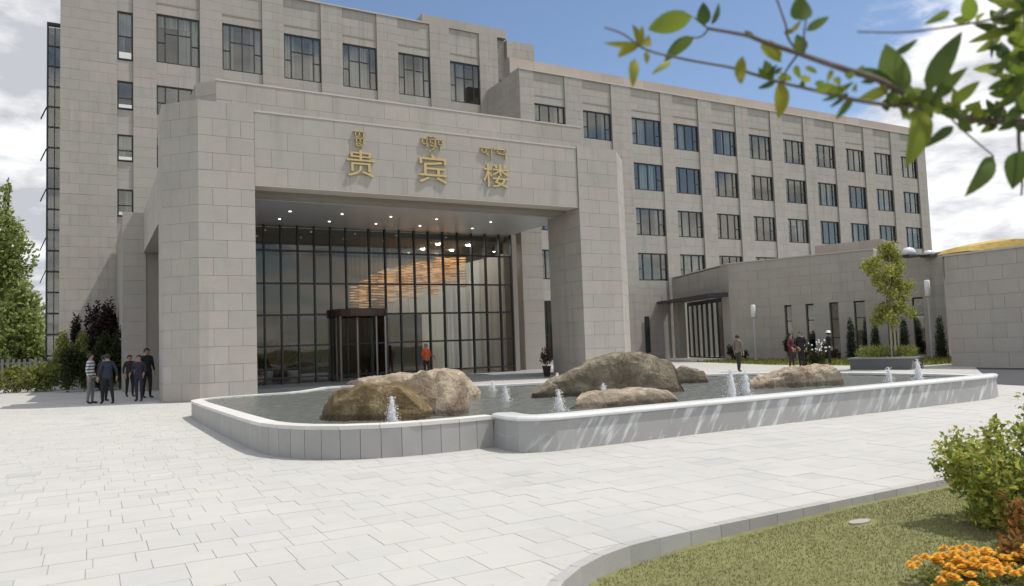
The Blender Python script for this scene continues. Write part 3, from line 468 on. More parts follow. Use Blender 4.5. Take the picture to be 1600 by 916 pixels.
# front overflow wall: battered faces with a bullnose coping and streaks of running water
WETG = mat('wet_granite', (0.32, 0.315, 0.305), 0.45, var=0.08, noise=[(2.5, 0.1, 4), (70, 0.1, 2)], bump=(50, 0.15, 0.004))
def streaks(m):
    t = m.node_tree; bs = t.nodes['Principled BSDF']; l = t.links.new
    src = bs.inputs['Base Color'].links[0].from_socket
    geo = N(t, 'ShaderNodeNewGeometry'); sp_ = N(t, 'ShaderNodeSeparateXYZ'); l(geo.outputs['Position'], sp_.inputs[0])
    q = M('ADD', M('MULTIPLY', sp_.outputs[0], 1.0, t=t), M('MULTIPLY', sp_.outputs[2], -0.75, t=t), t=t)
    c = N(t, 'ShaderNodeCombineXYZ'); l(M('MULTIPLY', q, 5.5, t=t), c.inputs[0]); l(M('MULTIPLY', sp_.outputs[2], 1.6, t=t), c.inputs[2])
    nz = N(t, 'ShaderNodeTexNoise', i_Scale=1.0, i_Detail=3.0, i_Roughness=0.55); l(c.outputs[0], nz.inputs['Vector'])
    k = N(t, 'ShaderNodeMapRange', interpolation_type='SMOOTHSTEP'); k.inputs['From Min'].default_value = .50; k.inputs['From Max'].default_value = .68; k.inputs['To Max'].default_value = 0.6
    l(nz.outputs['Fac'], k.inputs['Value'])
    mx_ = N(t, 'ShaderNodeMix', data_type='RGBA'); l(k.outputs[0], mx_.inputs['Factor']); l(src, mx_.inputs['A']); mx_.inputs['B'].default_value = (0.75, 0.76, 0.77, 1)
    l(mx_.outputs['Result'], bs.inputs['Base Color'])
streaks(WETG)
WETT = mat('wet_coping', (0.66, 0.66, 0.65), 0.3, var=0.05, noise=[(4, 0.1, 4), (40, 0.08, 3)], bump=(25, 0.25, 0.006))
ff = resample(POOL_FRONT, 0.15)
def sect(i, prof):
    a = ff[max(i - 1, 0)]; b = ff[min(i + 1, len(ff) - 1)]; t = (b - a).normalized(); inw = Vector((-t.y, t.x, 0)) * -1
    return [(ff[i].x - PO.x + inw.x * d, ff[i].y - PO.y + inw.y * d, z) for d, z in prof]
PF = [(-0.01, 0.0), (0.012, 0.439), (0.10, 0.439), (0.10, 0.0)]
PC = [(0.03, 0.440), (-0.012, 0.446), (-0.03, 0.462), (-0.032, 0.485), (-0.018, 0.508), (0.015, 0.522), (0.08, 0.527), (0.34, 0.515), (0.50, 0.47), (0.50, 0.395)]
def loft(secs, m, name):
    k = MB(); n = len(secs[0])
    for s_ in secs: k.v += s_
    for j in range(len(secs) - 1):
        for i in range(n):
            i2 = (i + 1) % n; k.f.append((j * n + i, (j + 1) * n + i, (j + 1) * n + i2, j * n + i2)); k.m.append(0)
    k.f.append(tuple(range(n))); k.m.append(0); k.f.append(tuple(reversed(range((len(secs) - 1) * n, len(secs) * n)))); k.m.append(0)
    return k.build(name, m, pool)
i = 0
while i < len(ff) - 1:
    j = min(i + 6, len(ff) - 1)
    loft([sect(q, PF) for q in range(i, j + 1)], WETG, 'facing_stone')
    loft([sect(q, PC) for q in range(i, j + 1)], WETT, 'coping_stone')
    i = j
# water surface
from mathutils import noise as mnoise
wm = bpy.data.materials.new('pool_water'); wm.use_nodes = True; t = wm.node_tree; bs = t.nodes['Principled BSDF']
bs.inputs['Base Color'].default_value = (0.15, 0.16, 0.145, 1); bs.inputs['Roughness'].default_value = 0.12; bs.inputs['IOR'].default_value = 1.33
geo = N(t, 'ShaderNodeNewGeometry'); wv = N(t, 'ShaderNodeTexNoise', i_Scale=7.0, i_Detail=7.0, i_Roughness=0.68); t.links.new(geo.outputs['Position'], wv.inputs['Vector'])
bp = N(t, 'ShaderNodeBump'); bp.inputs['Strength'].default_value = 0.8; bp.inputs['Distance'].default_value = 0.03
t.links.new(wv.outputs['Fac'], bp.inputs['Height']); t.links.new(bp.outputs[0], bs.inputs['Normal'])
winner = [(p.x, p.y) for p in offset_path(resample(POOL_SOFT, 0.4), -0.1)] + [(p.x, p.y) for p in offset_path(resample(POOL_FRONT, 0.4), -0.15)]
wk = MB(); st_ = 0.075; ix = {}
xs_ = [p[0] for p in winner]; ys_ = [p[1] for p in winner]
def wz(x, y):
    v_ = Vector((x * 1.9, y * 1.9, 0.0))
    return WATER_Z + 0.016 * mnoise.noise(v_ * 1.4) + 0.016 * mnoise.noise(v_ * 3.1 + Vector((7, 3, 1))) + 0.012 * mnoise.noise(v_ * 6.0)
def wvert(i, j):
    if (i, j) not in ix:
        ix[(i, j)] = len(wk.v); x, y_ = i * st_, j * st_; wk.v.append((x, y_, wz(x, y_)))
    return ix[(i, j)]
for i in range(int(min(xs_) / st_), int(max(xs_) / st_) + 1):
    for j in range(int(min(ys_) / st_), int(max(ys_) / st_) + 1):
        if inside(((i + .5) * st_, (j + .5) * st_), winner):
            wk.f.append((wvert(i, j), wvert(i + 1, j), wvert(i + 1, j + 1), wvert(i, j + 1))); wk.m.append(0)
tag(wk.build('water', wm, None, True), kind='structure')

# ------------------------------------------------------------------ boulders
def rock_mat(name, c0, c1, c2):
    m = mat(name, c1, 0.9, rnd=False, bump=(11, 0.8, 0.06)); t = m.node_tree; bs = t.nodes['Principled BSDF']; l = t.links.new
    geo = N(t, 'ShaderNodeNewGeometry'); nz = N(t, 'ShaderNodeTexNoise', i_Scale=2.2, i_Detail=8.0, i_Roughness=0.66); l(geo.outputs['Position'], nz.inputs['Vector'])
    nz.inputs['Distortion'].default_value = 0.6
    rp = N(t, 'ShaderNodeValToRGB'); e = rp.color_ramp.elements
    e[0].position = .32; e[0].color = (*c0, 1); e[1].position = .66; e[1].color = (*c2, 1); q = e.new(.5); q.color = (*c1, 1)
    l(nz.outputs['Fac'], rp.inputs[0])
    n2_ = N(t, 'ShaderNodeTexNoise', i_Scale=28.0, i_Detail=4.0, i_Roughness=.7); l(geo.outputs['Position'], n2_.inputs['Vector'])
    k = M('MULTIPLY_ADD', n2_.outputs['Fac'], 0.8, 0.6, t=t)
    sc = N(t, 'ShaderNodeVectorMath', operation='SCALE'); l(rp.outputs[0], sc.inputs[0]); l(k, sc.inputs['Scale'])
    sp_ = N(t, 'ShaderNodeSeparateXYZ'); l(geo.outputs['Position'], sp_.inputs[0])
    wet = N(t, 'ShaderNodeMapRange', interpolation_type='SMOOTHSTEP'); wet.inputs['From Min'].default_value = .43; wet.inputs['From Max'].default_value = .50; wet.inputs['To Min'].default_value = .45
    l(M('ADD', sp_.outputs[2], M('MULTIPLY', nz.outputs['Fac'], -.06, t=t), t=t), wet.inputs['Value'])
    s2 = N(t, 'ShaderNodeVectorMath', operation='SCALE'); l(sc.outputs[0], s2.inputs[0]); l(wet.outputs[0], s2.inputs['Scale'])
    vd = N(t, 'ShaderNodeVectorMath', operation='ADD'); l(geo.outputs['Position'], vd.inputs[0])
    sv = N(t, 'ShaderNodeVectorMath', operation='SCALE'); l(nz.outputs['Color'], sv.inputs[0]); sv.inputs['Scale'].default_value = 0.55; l(sv.outputs[0], vd.inputs[1])
    vo = N(t, 'ShaderNodeTexVoronoi', feature='DISTANCE_TO_EDGE'); vo.inputs['Scale'].default_value = 1.5; l(vd.outputs[0], vo.inputs['Vector'])
    ck_ = N(t, 'ShaderNodeMapRange', interpolation_type='SMOOTHSTEP'); ck_.inputs['From Max'].default_value = .022; ck_.inputs['To Min'].default_value = .62; l(M('ADD', vo.outputs['Distance'], M('MULTIPLY', M('GREATER_THAN', n2_.outputs['Fac'], .5, t=t), .03, t=t), t=t), ck_.inputs['Value'])
    s3 = N(t, 'ShaderNodeVectorMath', operation='SCALE'); l(s2.outputs[0], s3.inputs[0]); l(ck_.outputs[0], s3.inputs['Scale'])
    b0 = bs.inputs['Normal'].links[0].from_node; b2 = N(t, 'ShaderNodeBump'); b2.inputs['Strength'].default_value = .6; b2.inputs['Distance'].default_value = .03
    l(ck_.outputs[0], b2.inputs['Height']); l(b0.outputs[0], b2.inputs['Normal']); l(b2.outputs[0], bs.inputs['Normal'])
    l(s3.outputs[0], bs.inputs['Base Color']); return m
R_OLIVE = rock_mat('olive_rock', (0.09, 0.062, 0.022), (0.145, 0.10, 0.042), (0.34, 0.26, 0.15))
R_TAN = rock_mat('tan_rock', (0.21, 0.155, 0.105), (0.345, 0.275, 0.195), (0.50, 0.42, 0.315))
R_GREY = rock_mat('grey_brown_rock', (0.12, 0.10, 0.065), (0.19, 0.158, 0.108), (0.33, 0.275, 0.195))
R_BROWN = rock_mat('brown_rock', (0.15, 0.11, 0.07), (0.26, 0.20, 0.135), (0.44, 0.355, 0.26))
R_PINK = rock_mat('pinkish_rock', (0.22, 0.16, 0.15), (0.33, 0.26, 0.24), (0.42, 0.35, 0.32))
from mathutils import noise as mnoise
def boulder(key, name, label, m, width, seed, rough=0.05, lean=0.12, z0=0.40, A=None, B=None, prof=None, front_round=0.36, nu=56, nw=34, group=None, nfac=5, facets=()):
    """boulder from a side profile: sections across the length, each a lumpy arch, then crags by noise"""
    if key: A, B, prof = RK[key]
    A = Vector(A); B = Vector(B); A = A - (B - A) * .06; B = B + (B - A) * .03; Lg = (B - A).length; u = (B - A).normalized(); w = Vector((-u.y, u.x, 0)); ctr = (A + B) / 2 + w * width / 2
    def h_at(t):
        for i in range(len(prof) - 1):
            if t <= prof[i + 1][0]:
                k = (t - prof[i][0]) / max(1e-6, prof[i + 1][0] - prof[i][0]); k = k * k * (3 - 2 * k) * .5 + k * .5
                return prof[i][1] * (1 - k) + prof[i + 1][1] * k
        return prof[-1][1]
    off = Vector((seed * 3.7, seed * 1.9, seed * 5.3)); k = MB()
    for i in range(nu + 1):
        t = i / nu; h = h_at(t); endf = min(1.0, (min(t, 1 - t) / 0.10 + 0.12)) ** 0.5
        for j in range(nw + 1):
            a = math.pi * j / nw       # 0 front water line .. pi back
            c, s_ = math.cos(a), math.sin(a)
            e = front_round
            y_ = -math.copysign(abs(c) ** e, c) * width / 2 * endf; z_ = (abs(s_) ** e) * h
            p = A + u * (t * Lg) + w * (width / 2 + y_) ; p.z = z0 - 0.12 + z_ + (0.12 if s_ > .02 else 0)
            p += w * (z_ * lean)
            n_ = Vector((0, 0, 0)) + w * y_ / width + Vector((0, 0, z_ / max(h, .1)))
            n_ = n_.normalized() if n_.length > 1e-6 else Vector((0, 0, 1))
            q = p * 1.6 + off
            d = mnoise.fractal(q, 0.7, 2.1, 5) * rough + (abs(mnoise.noise(q * 2.3)) - .25) * rough * 1.3 + (mnoise.cell(q * 1.7) - .5) * rough * .5
            if j in (0, nw): d = 0
            p = p + n_ * d + u * mnoise.noise(q * 1.3 + Vector((9, 9, 9))) * rough * .6
            k.v.append(tuple(p - Vector((ctr.x, ctr.y, 0))))
    for i in range(nu):
        for j in range(nw):
            a = i * (nw + 1) + j; k.f.append((a, a + nw + 1, a + nw + 2, a + 1)); k.m.append(0)
    k.f.append(tuple(range(nw + 1))); k.m.append(0); k.f.append(tuple(reversed(range(nu * (nw + 1), (nu + 1) * (nw + 1))))); k.m.append(0)
    rp = random.Random(seed * 77)
    hm = max(q[1] for q in prof)
    planes = [(u * c_[0] + w * c_[1] + Vector((0, 0, c_[2])), c_[3]) for c_ in facets]
    for _ in range(nfac + 4):
        a_ = rp.uniform(0, 6.283); e_ = rp.uniform(.0, 1.1)
        planes.append((u * math.cos(a_) + w * math.sin(a_) + Vector((0, 0, e_)), rp.uniform(.66, .88)))
    cz_ = Vector((0, 0, z0 + hm * .35))
    for i, p in enumerate(k.v):
        p = Vector(p)
        if p.z < z0 - .05: continue
        for n_, f_ in planes:
            n_ = n_.normalized(); ext = abs(n_.dot(u)) * Lg * .5 + abs(n_.dot(w)) * width * .5 + max(0, n_.z) * hm * .65
            d = (p - cz_).dot(n_) - ext * f_ * .86
            if d > 0: p = p - n_ * d * .93
        k.v[i] = tuple(p)
    o = k.build(name, m, None, False, (ctr.x, ctr.y, 0))
    me = o.data
    bm = bmesh.new(); bm.from_mesh(me); bmesh.ops.recalc_face_normals(bm, faces=bm.faces[:]); bm.to_mesh(me); bm.free()
    return tag(o, label, 'boulder', group or 'boulders standing in the fountain pool')
RK['olive'][0] = [3.384 - .24, 12.95 + .30, .4]; RK['olive'][2] = [[0, .10], [.08, .24], [.2, .40], [.35, .52], [.55, .58], [.75, .59], [.9, .55], [1, .36]]
boulder('olive', 'boulder', 'smooth olive brown boulder at the left end of the pool, dark side to the left', R_OLIVE, 1.35, 1, 0.035, lean=-.04, facets=((-.75, -.75, .15, .62), (-.2, -.9, .5, .8)), nfac=2)
boulder('rough', 'boulder', 'rough lumpy brown boulder beside the frothing jet at the left', R_BROWN, 1.15, 2, 0.085, lean=0.0, facets=((.1, -1, .35, .72), (-.9, -.4, .4, .75)), nfac=3)
boulder(None, 'boulder', 'flat sunlit tan boulder lying behind the two left boulders', R_TAN, 1.3, 3, 0.05, A=(4.75, 15.93, .4), B=(7.17, 14.57, .4), prof=[[0, .36], [.08, .52], [.3, .58], [.5, .62], [.75, .66], [.88, .62], [.95, .46], [1, .2]])
boulder('hump', 'boulder', 'largest boulder, a tall whale-backed grey brown hump', R_GREY, 0.95, 4, 0.04, lean=-0.06, front_round=0.30, nu=80, nfac=2)
boulder('slab', 'boulder', 'flat tan slab rock low in the water before the tall hump', R_TAN, 1.0, 5, 0.035, lean=-.1, nfac=2)
boulder('tail', 'boulder', 'small grey boulder peeping out right behind the tall hump', R_GREY, 0.6, 6, 0.05, nu=24, nw=16)
boulder('right', 'boulder', 'long brown boulder sloping up to the right, at the right of the pool', R_TAN, 0.9, 7, 0.055, lean=0.0)
boulder(None, 'boulder', 'low pinkish rock on the paving before the lobby glass', R_PINK, 1.0, 8, 0.07, z0=0.0, A=(8.1, 27.6, 0), B=(9.9, 26.6, 0), prof=[[0, .1], [.2, .42], [.5, .55], [.8, .50], [1, .35]], group='boulders', nu=24, nw=16)

# ------------------------------------------------------------------ water jets
FOAM = mat('white_foam', (0.97, 0.975, 0.98), 0.4, trans=0.5, rnd=False)
_t = FOAM.node_tree; _o = _t.nodes['Material Output']; _s = _o.inputs[0].links[0].from_socket
_tr = N(_t, 'ShaderNodeBsdfTransparent'); _mx = N(_t, 'ShaderNodeMixShader'); _mx.inputs[0].default_value = 0.38
_t.links.new(_s, _mx.inputs[1]); _t.links.new(_tr.outputs[0], _mx.inputs[2]); _t.links.new(_mx.outputs[0], _o.inputs[0])
jl = ['frothing jet in front of the gap between the two left boulders', 'jet left of its pair at the far edge behind the left boulders', 'jet right of its pair at the far edge behind the left boulders', 'tiny far jet rising behind the tail of the hump boulder', 'broad frothing jet just left of the flat slab rock', 'small pointed jet rising over the flat slab rock', 'tallest jet, left of the right boulder by the front wall', 'second tall jet just right of the tallest one', 'small jet by the left tip of the right boulder', 'squat jet right of the right boulder', 'tall frothing jet farthest right in the pool']
ico = bmesh.new(); bmesh.ops.create_icosphere(ico, subdivisions=1, radius=1.0); icv = [v.co.copy() for v in ico.verts]; icf = [[v.index for v in f.verts] for f in ico.faces]; ico.free()
for (x, yv, h), lab in zip(JT, jl):
    rj = random.Random(int(x * 1000)); k = MB(); r0 = 0.04 + 0.105 * h
    jt = tag(empty('water_jet', (x, yv, WATER_Z - .01)), lab + ' of the pool' if 'pool' not in lab else lab, 'water jet', 'white water jets of the fountain')
    for q in range(3):
        ox, oy, hh_ = rj.uniform(-.3, .3) * r0, rj.uniform(-.3, .3) * r0, h * rj.uniform(.72, 1.0)
        n0 = len(k.v); pr = [(r0 * .62 * (1 - (i / 12) ** 1.5) ** .8 + .004, hh_ * i / 12) for i in range(13)]
        k.lathe(pr, 10, (ox, oy, 0))
        for vi in range(n0, len(k.v)):
            v_ = Vector(k.v[vi]); d_ = mnoise.noise_vector(v_ * 22 + Vector((x, yv, q))); k.v[vi] = tuple(v_ + d_ * r0 * .38)
    for i in range(500):
        t = rj.random() ** 1.2; a = rj.uniform(0, 6.28); rr = r0 * max(.04, 1.0 - t) ** .6 * abs(rj.gauss(0, .55)) * (1 + .5 * mnoise.noise(Vector((x, a, t * 5)))); s_ = (.004 + .006 * (1 - t)) * rj.uniform(.5, 1.5)
        c = Vector((rr * math.cos(a), rr * math.sin(a), t * h)); n0 = len(k.v)
        k.v += [tuple(c + Vector((v.x, v.y, v.z * 1.5)) * s_) for v in icv]; k.f += [tuple(n0 + q for q in f) for f in icf]; k.m += [0] * len(icf)
    tag(k.build('froth', FOAM, jt, True), kind='stuff'); k = MB()
    for i in range(220 + int(360 * h)):
        t = rj.random() ** 1.3; rr = r0 * (1.5 - t) * rj.uniform(.6, 1.5); a = rj.uniform(0, 6.28); s_ = rj.uniform(.003, .008)
        if i % 3 == 0: t = 0.02; rr = r0 * rj.uniform(.8, 2.4)
        c = Vector((rr * math.cos(a), rr * math.sin(a), t * h)); n0 = len(k.v)
        k.v += [tuple(c + v * s_) for v in icv]; k.f += [tuple(n0 + q for q in f) for f in icf]; k.m += [0] * len(icf)
    tag(k.build('spray', FOAM, jt, True), kind='stuff')
# ------------------------------------------------------------------ cladding helper
unit = MB().box(-.5, .5, -.5, .5, -.5, .5).mesh('stone_panel', STONE)
unit_pink = MB().box(-.5, .5, -.5, .5, -.5, .5).mesh('stone_panel', PINKST)
class Clad:
    """stone panels laid in courses on wall strips; the largest 300 become parts, the rest one joined mesh"""
    def __init__(s, root): s.root = root; s.items = []; s.loc = Vector(root.location); s.rng = random.Random(len(root.name) * 7 + 1)
    def strip(s, o, u, W, z0, z1, course=0.6, pw=1.0, stagger=True, gap=0.009, thick=0.04, pink=False, proud=0.0):
        """o: xy of the strip's left lower corner, u: unit xy direction; the outward side is on the right of u"""
        n = (u[1], -u[0]); nr = max(1, round((z1 - z0) / course)); ch = (z1 - z0) / nr; nc = max(1, round(W / pw)); cw = W / nc
        for r in range(nr):
            edges = [i * cw for i in range(nc + 1)]
            if stagger and r % 2 and nc > 1: edges = [0] + [(i + .5) * cw for i in range(nc)] + [W]
            elif stagger and r % 2 and W > 1.2 * pw: edges = [0, W * .5, W]
            for a, b in zip(edges, edges[1:]):
                c = (a + b) / 2
                dpt = thick / 2 + proud + s.rng.uniform(-.003, .003)
                s.items.append((Vector((o[0] + u[0] * c + n[0] * (dpt - thick / 2), o[1] + u[1] * c + n[1] * (dpt - thick / 2), z0 + (r + .5) * ch)), math.atan2(u[1], u[0]), b - a - gap, thick, ch - gap, pink))
    def finish(s, limit=300):
        s.items.sort(key=lambda q: -(q[2] * q[4]) / max(1.0, q[0].x ** 2 + q[0].y ** 2))
        for q in s.items[:limit]:
            link('stone_panel', unit_pink if q[5] else unit, s.root, q[0] - s.loc, q[1], (q[2], q[3], q[4]))
        if len(s.items) > limit:
            k = MB()
            for c, a, w, d, h, pk in s.items[limit:]:
                u = (math.cos(a), math.sin(a)); n = (-u[1], u[0]); c = c - s.loc
                o = (c.x - u[0] * w / 2 - n[0] * d / 2, c.y - u[1] * w / 2 - n[1] * d / 2)
                k.obox(o, u, w, d, c.z - h / 2, c.z + h / 2, 1 if pk else 0)
            tag(k.build('stone_panels', [STONE, PINKST], s.root), kind='stuff')

# ------------------------------------------------------------------ window kit
def window_set(key, W, H, verts, side_rail, mid_rail):
    """frame mesh + pane rectangles; local origin: lower left corner, glass plane y=0.06, looking from -y"""
    k = MB(); t = 0.085; d0, d1 = 0.0, 0.11
    k.box(0, W, d0, d1, 0, t); k.box(0, W, d0, d1, H - t, H)
    k.box(0, t, d0, d1, t, H - t); k.box(W - t, W, d0, d1, t, H - t)
    xs = [t] + [v * W for v in verts] + [W - t]; panes = []
    for i in range(len(verts)): k.box(xs[i + 1] - .035, xs[i + 1] + .035, d0 + .005, d1 - .005, t, H - t)
    for i in range(len(xs) - 1):
        a = xs[i] + (.035 if i else 0); b = xs[i + 1] - (.035 if i < len(xs) - 2 else 0)
        rail = side_rail if i in (0, len(xs) - 2) and len(xs) > 2 else mid_rail
        if rail:
            z = rail * H; k.box(a, b, d0 + .01, d1 - .01, z - .03, z + .03)
            panes += [(a, b, t, z - .03), (a, b, z + .03, H - t)]
        else: panes.append((a, b, t, H - t))
    return dict(frame=k.mesh('window', FRAME), panes=panes, W=W, H=H, key=key)
pane_u = MB().box(0, 1, 0, .012, 0, 1).mesh('pane', GLASS_W)
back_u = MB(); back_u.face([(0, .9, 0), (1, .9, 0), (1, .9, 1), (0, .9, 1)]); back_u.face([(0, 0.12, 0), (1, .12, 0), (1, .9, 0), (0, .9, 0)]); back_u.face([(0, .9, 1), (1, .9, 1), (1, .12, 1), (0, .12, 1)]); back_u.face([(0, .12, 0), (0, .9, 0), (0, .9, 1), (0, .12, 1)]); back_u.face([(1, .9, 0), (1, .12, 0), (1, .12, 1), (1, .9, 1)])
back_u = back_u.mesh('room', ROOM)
ck = MB()
for i in range(24):
    x0, x1 = i / 24, (i + 1) / 24; y0, y1 = .03 * math.sin(i * 2.1), .03 * math.sin((i + 1) * 2.1)
    ck.face([(x0, y0, 0), (x1, y1, 0), (x1, y1, 1), (x0, y0, 1)])
curt_u = ck.mesh('curtain', CURT)
wrng = random.Random(21)
def put_window(root, ws, x, y, z, curtain=0.6, full=False):
    o = link('window', ws['frame'], root, (x, y, z))
    for a, b, c, d in ws['panes']: link('pane', pane_u, o, (a, .05, c), 0, (b - a, 1, d - c))
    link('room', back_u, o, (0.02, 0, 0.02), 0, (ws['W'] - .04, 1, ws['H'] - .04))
    if full or wrng.random() < curtain:
        W, H = ws['W'], ws['H']; mode = wrng.choice(['sides', 'left', 'full', 'right', 'mid'])
        if full: mode = 'full'
        rg_ = {'sides': [(.04, .30), (.72, .96)], 'left': [(.05, .5)], 'right': [(.5, .95)], 'full': [(.04, .96)], 'mid': [(.25, .75)]}[mode]
        bh = H * wrng.uniform(.2, .5)
        if wrng.random() < .35: link('blind', curt_u, o, (.06 * W, .20, H - .09 - bh), 0, (.88 * W, .3, bh))
        for a, b in rg_: link('curtain', curt_u, o, (a * W, .26, .06), 0, ((b - a) * W, 1, H - .12))
    return o
WS = dict(wing=window_set('wing', 2.5, 2.12, (.2, .5, .8), .42, 0), tall=window_set('tall', 2.5, 3.1, (.2, .5, .8), .42, .62), low=window_set('low', 2.5, 1.85, (.2, .5, .8), .42, 0),
          slim=window_set('slim', .86, 1.78, (), 0, .42), slimtall=window_set('slimtall', .86, 3.05, (), 0, .5))

# ------------------------------------------------------------------ main building
main = tag(empty('main_building', (0, 50, 0)), 'long stone-clad hotel block with rows of dark square windows', 'building')
mo = Vector((0, 50, 0))
YT, YW = 50.0, 45.0
core = MB()
def mbox(k, x0, x1, y0, y1, z0, z1): k.box(x0, x1, y0 - mo.y, y1 - mo.y, z0, z1)
# tall block is a shell 1.4 m deep behind its openings so that rooms stay dark
TC = [(1.35, 2.21), (3.5, 6.0), (7.35, 9.85), (11.25, 13.75), (15.25, 17.75), (19.35, 21.85), (23.45, 25.95)]
mbox(core, -1.6, 30.9, 51.7, 57, 0, 25.4)
mc = Clad(main)
pil = [(-1.6, TC[0][0])] + [(TC[i][1], TC[i + 1][0]) for i in range(6)] + [(TC[6][1], 27.55)]
for a, b in pil:
    zb = 0 if b < 4 else 9.5
    mbox(core, a, b, YT + .045, 51.7, zb, 25.4)
    mc.strip((a, YT + .04), (1, 0), b - a, zb, 25.4, .62, 1.15)
TROWS = {0: [(19.53, 22.58), (16.48, 18.26), (13.3, 14.96), (9.95, 11.62), (6.5, 8.27), (0.3, 4.92)]}
for c in range(1, 7): TROWS[c] = [(19.82, 22.92)]
TROWS[1] = [(19.72, 22.82), (16.42, 18.27), (13.1, 14.95)]
REC = 0.10
for c, (a, b) in enumerate(TC):
    rows = sorted(TROWS[c]); edges = []
    z = 0 if c == 0 else 9.5
    for (z0, z1) in rows:
        edges.append((z, z0)); z = z1
    edges.append((z, 25.4))
    for (z0, z1) in edges:
        if z1 - z0 < .05: continue
        mbox(core, a, b, YT + REC + .045, 51.7, z0, z1)
        mc.strip((a, YT + REC + .04), (1, 0), b - a, z0, z1, .62, 1.25)
    for (z0, z1) in rows:
        if c == 0: ws = WS['slimtall'] if z1 > 20 else WS['slim']
        else: ws = WS['tall'] if z1 > 20 else WS['low']
        sc = (z1 - z0) / ws['H']
        if c == 0 and z1 < 5:
            k = MB(); k.box(a, b, YT + REC + .2 - 50, YT + REC + .3 - 50, z0, z1); k.build('side_door', FRAME, main); continue
        o = put_window(main, ws, a, YT + REC + .07 - 50, z0, .7)
        o.scale = (1, 1, sc)
        if c == 0:
            k = MB(); k.box(.10, .76, -.10, -.02, .12, .5) if z1 > 20 else k.box(.08, .78, -.16, -.05, .10, .30)
            k.build('open_sash', WHITE, o)
        if c in (1,):
            pass
# thin drip ledge above each top window, parapets
for a, b in TC[1:]:
    mbox(core, a, b, YT + .10, YT + REC + .04, 23.45, 23.55)
mbox(core, 21.3, 28.4, YT + .06, YT + 1.2, 25.4, 26.1)
mc.strip((21.3, YT + .05), (1, 0), 7.1, 25.4, 26.1, .7, 1.8)
mbox(core, 27.55, 28.4, YT + .5, YT + 1.2, 9.5, 25.4)
mc.strip((27.55, YT + .46), (1, 0), .85, 9.5, 21.3, .62, 1.0); mc.strip((27.55, YT + .46), (1, 0), .85, 22.2, 25.4, .62, 1.0)
mbox(core, 28.4, 30.9, YT + .06, 51.7, 9.5, 25.3)
mc.strip((28.4, YT + .05), (1, 0), 2.5, 9.5, 25.3, .62, 1.25)
# lower wing
WC = [(27.65, 30.3), (31.85, 34.5), (36.4, 39.35), (40.6, 43.3), (44.8, 47.5), (49.0, 51.7), (53.2, 55.9), (57.4, 60.1), (61.6, 64.3), (65.75, 68.45), (69.9, 72.6)]
WZ = [(16.60, 18.72), (13.05, 15.17), (9.52, 11.64), (6.02, 8.14)]
mbox(core, 26.5, 74.0, 46.6, 58, 0, 20.9)
wp = [(26.5, WC[0][0])] + [(WC[i][1], WC[i + 1][0]) for i in range(10)] + [(WC[10][1], 74.0)]
for a, b in wp:
    mbox(core, a, b, YW + .045, 46.6, 0, 21.0)
    mc.strip((a, YW + .04), (1, 0), b - a, 0 if a < 45 else 5.0, 21.0, .62, 1.0)
# left end wall of the wing facing the tall block
mbox(core, 26.5, 26.55, 46.6, 50.3, 0, 21.0)
mc.strip((26.5, 50.05), (0, -1), 5.05, 9.0, 21.0, .62, 1.0, proud=.004)
for c, (a, b) in enumerate(WC):
    rows = list(WZ)
    if c < 2: rows = rows + [(0.3, 4.5)]
    rows.sort(); z = 0
    for (z0, z1) in rows + [(21.0, 21.0)]:
        if z0 - z > .05:
            mbox(core, a, b, YW + REC + .045, 46.6, z, z0)
            if z0 > 5 or c < 4: mc.strip((a, YW + REC + .04), (1, 0), b - a, z, z0, .62, 1.25)
        z = z1
    mbox(core, a, b, YW + .10, YW + REC + .04, 19.25, 19.34)
    for (z0, z1) in rows:
        ws = WS['wing']
        o = put_window(main, ws, a, YW + REC + .07 - 50, z0, .75 if z0 > 16 else .4)
        o.scale = ((b - a) / 2.5, 1, (z1 - z0) / ws['H'])
mbox(core, 26.5, 74.0, 46.4, 47.2, 20.9, 22.35)
core.build('wall', JOINT, main)
k = MB(); mbox(k, 26.45, 74.05, YW - .02, YW + 1.2, 21.0, 21.12); k.build('coping', COPING, main)
mc.strip((26.5, 46.39), (1, 0), 47.5, 21.12, 22.35, 1.23, 2.1, pink=True, stagger=False)
k = MB(); mbox(k, -1.65, 21.3, YT - .02, YT + 1.0, 25.4, 25.5); k.build('coping', COPING, main)
# slit at the foot of the wing
k = MB(); mbox(k, 36.75, 37.15, YW - .06, YW + .03, .5, 3.25); k.build('slit_window', FRAME, main)
mc.finish()
# glazed stair bay at the far left
bay = MB(); bay.box(-2.35, -1.62, 3.2, 8, 0, 22.1); bay.build('stair_bay', DARK, main)
for i in range(17):
    z = .6 + i * 1.27
    gl = MB(); gl.box(-2.30, -2.0, 3.05, 3.10, z, z + 1.16); gl.build('bay_pane', GLASS_W, main)
    gl = MB(); gl.box(-1.95, -1.66, 3.05, 3.10, z, z + 1.16); gl.build('bay_pane', GLASS_W, main)
    fb = MB(); fb.box(-2.37, -1.60, 3.02, 3.18, z - .10, z - .01); fb.build('bay_rail', FRAME, main)
fb = MB(); fb.box(-2.40, -2.31, 3.0, 3.2, 0, 22.2); fb.box(-1.99, -1.96, 3.03, 3.17, 0, 22.1); fb.box(-2.4, -1.6, 2.98, 3.2, 22.15, 22.35); fb.build('bay_frame', FRAME, main)
for z in (6.2, 8.2, 11.2, 13.7, 16.3):
    sx = MB(); sx.face([(-2.4, 3.2, z + .8), (-2.7, 3.1, z), (-2.7, 3.5, z), (-2.4, 3.6, z + .8)]); sx.face([(-2.42, 3.2, z + .8), (-2.42, 3.6, z + .8), (-2.72, 3.5, z), (-2.72, 3.1, z)]); sx.build('open_vent', FRAME, main)

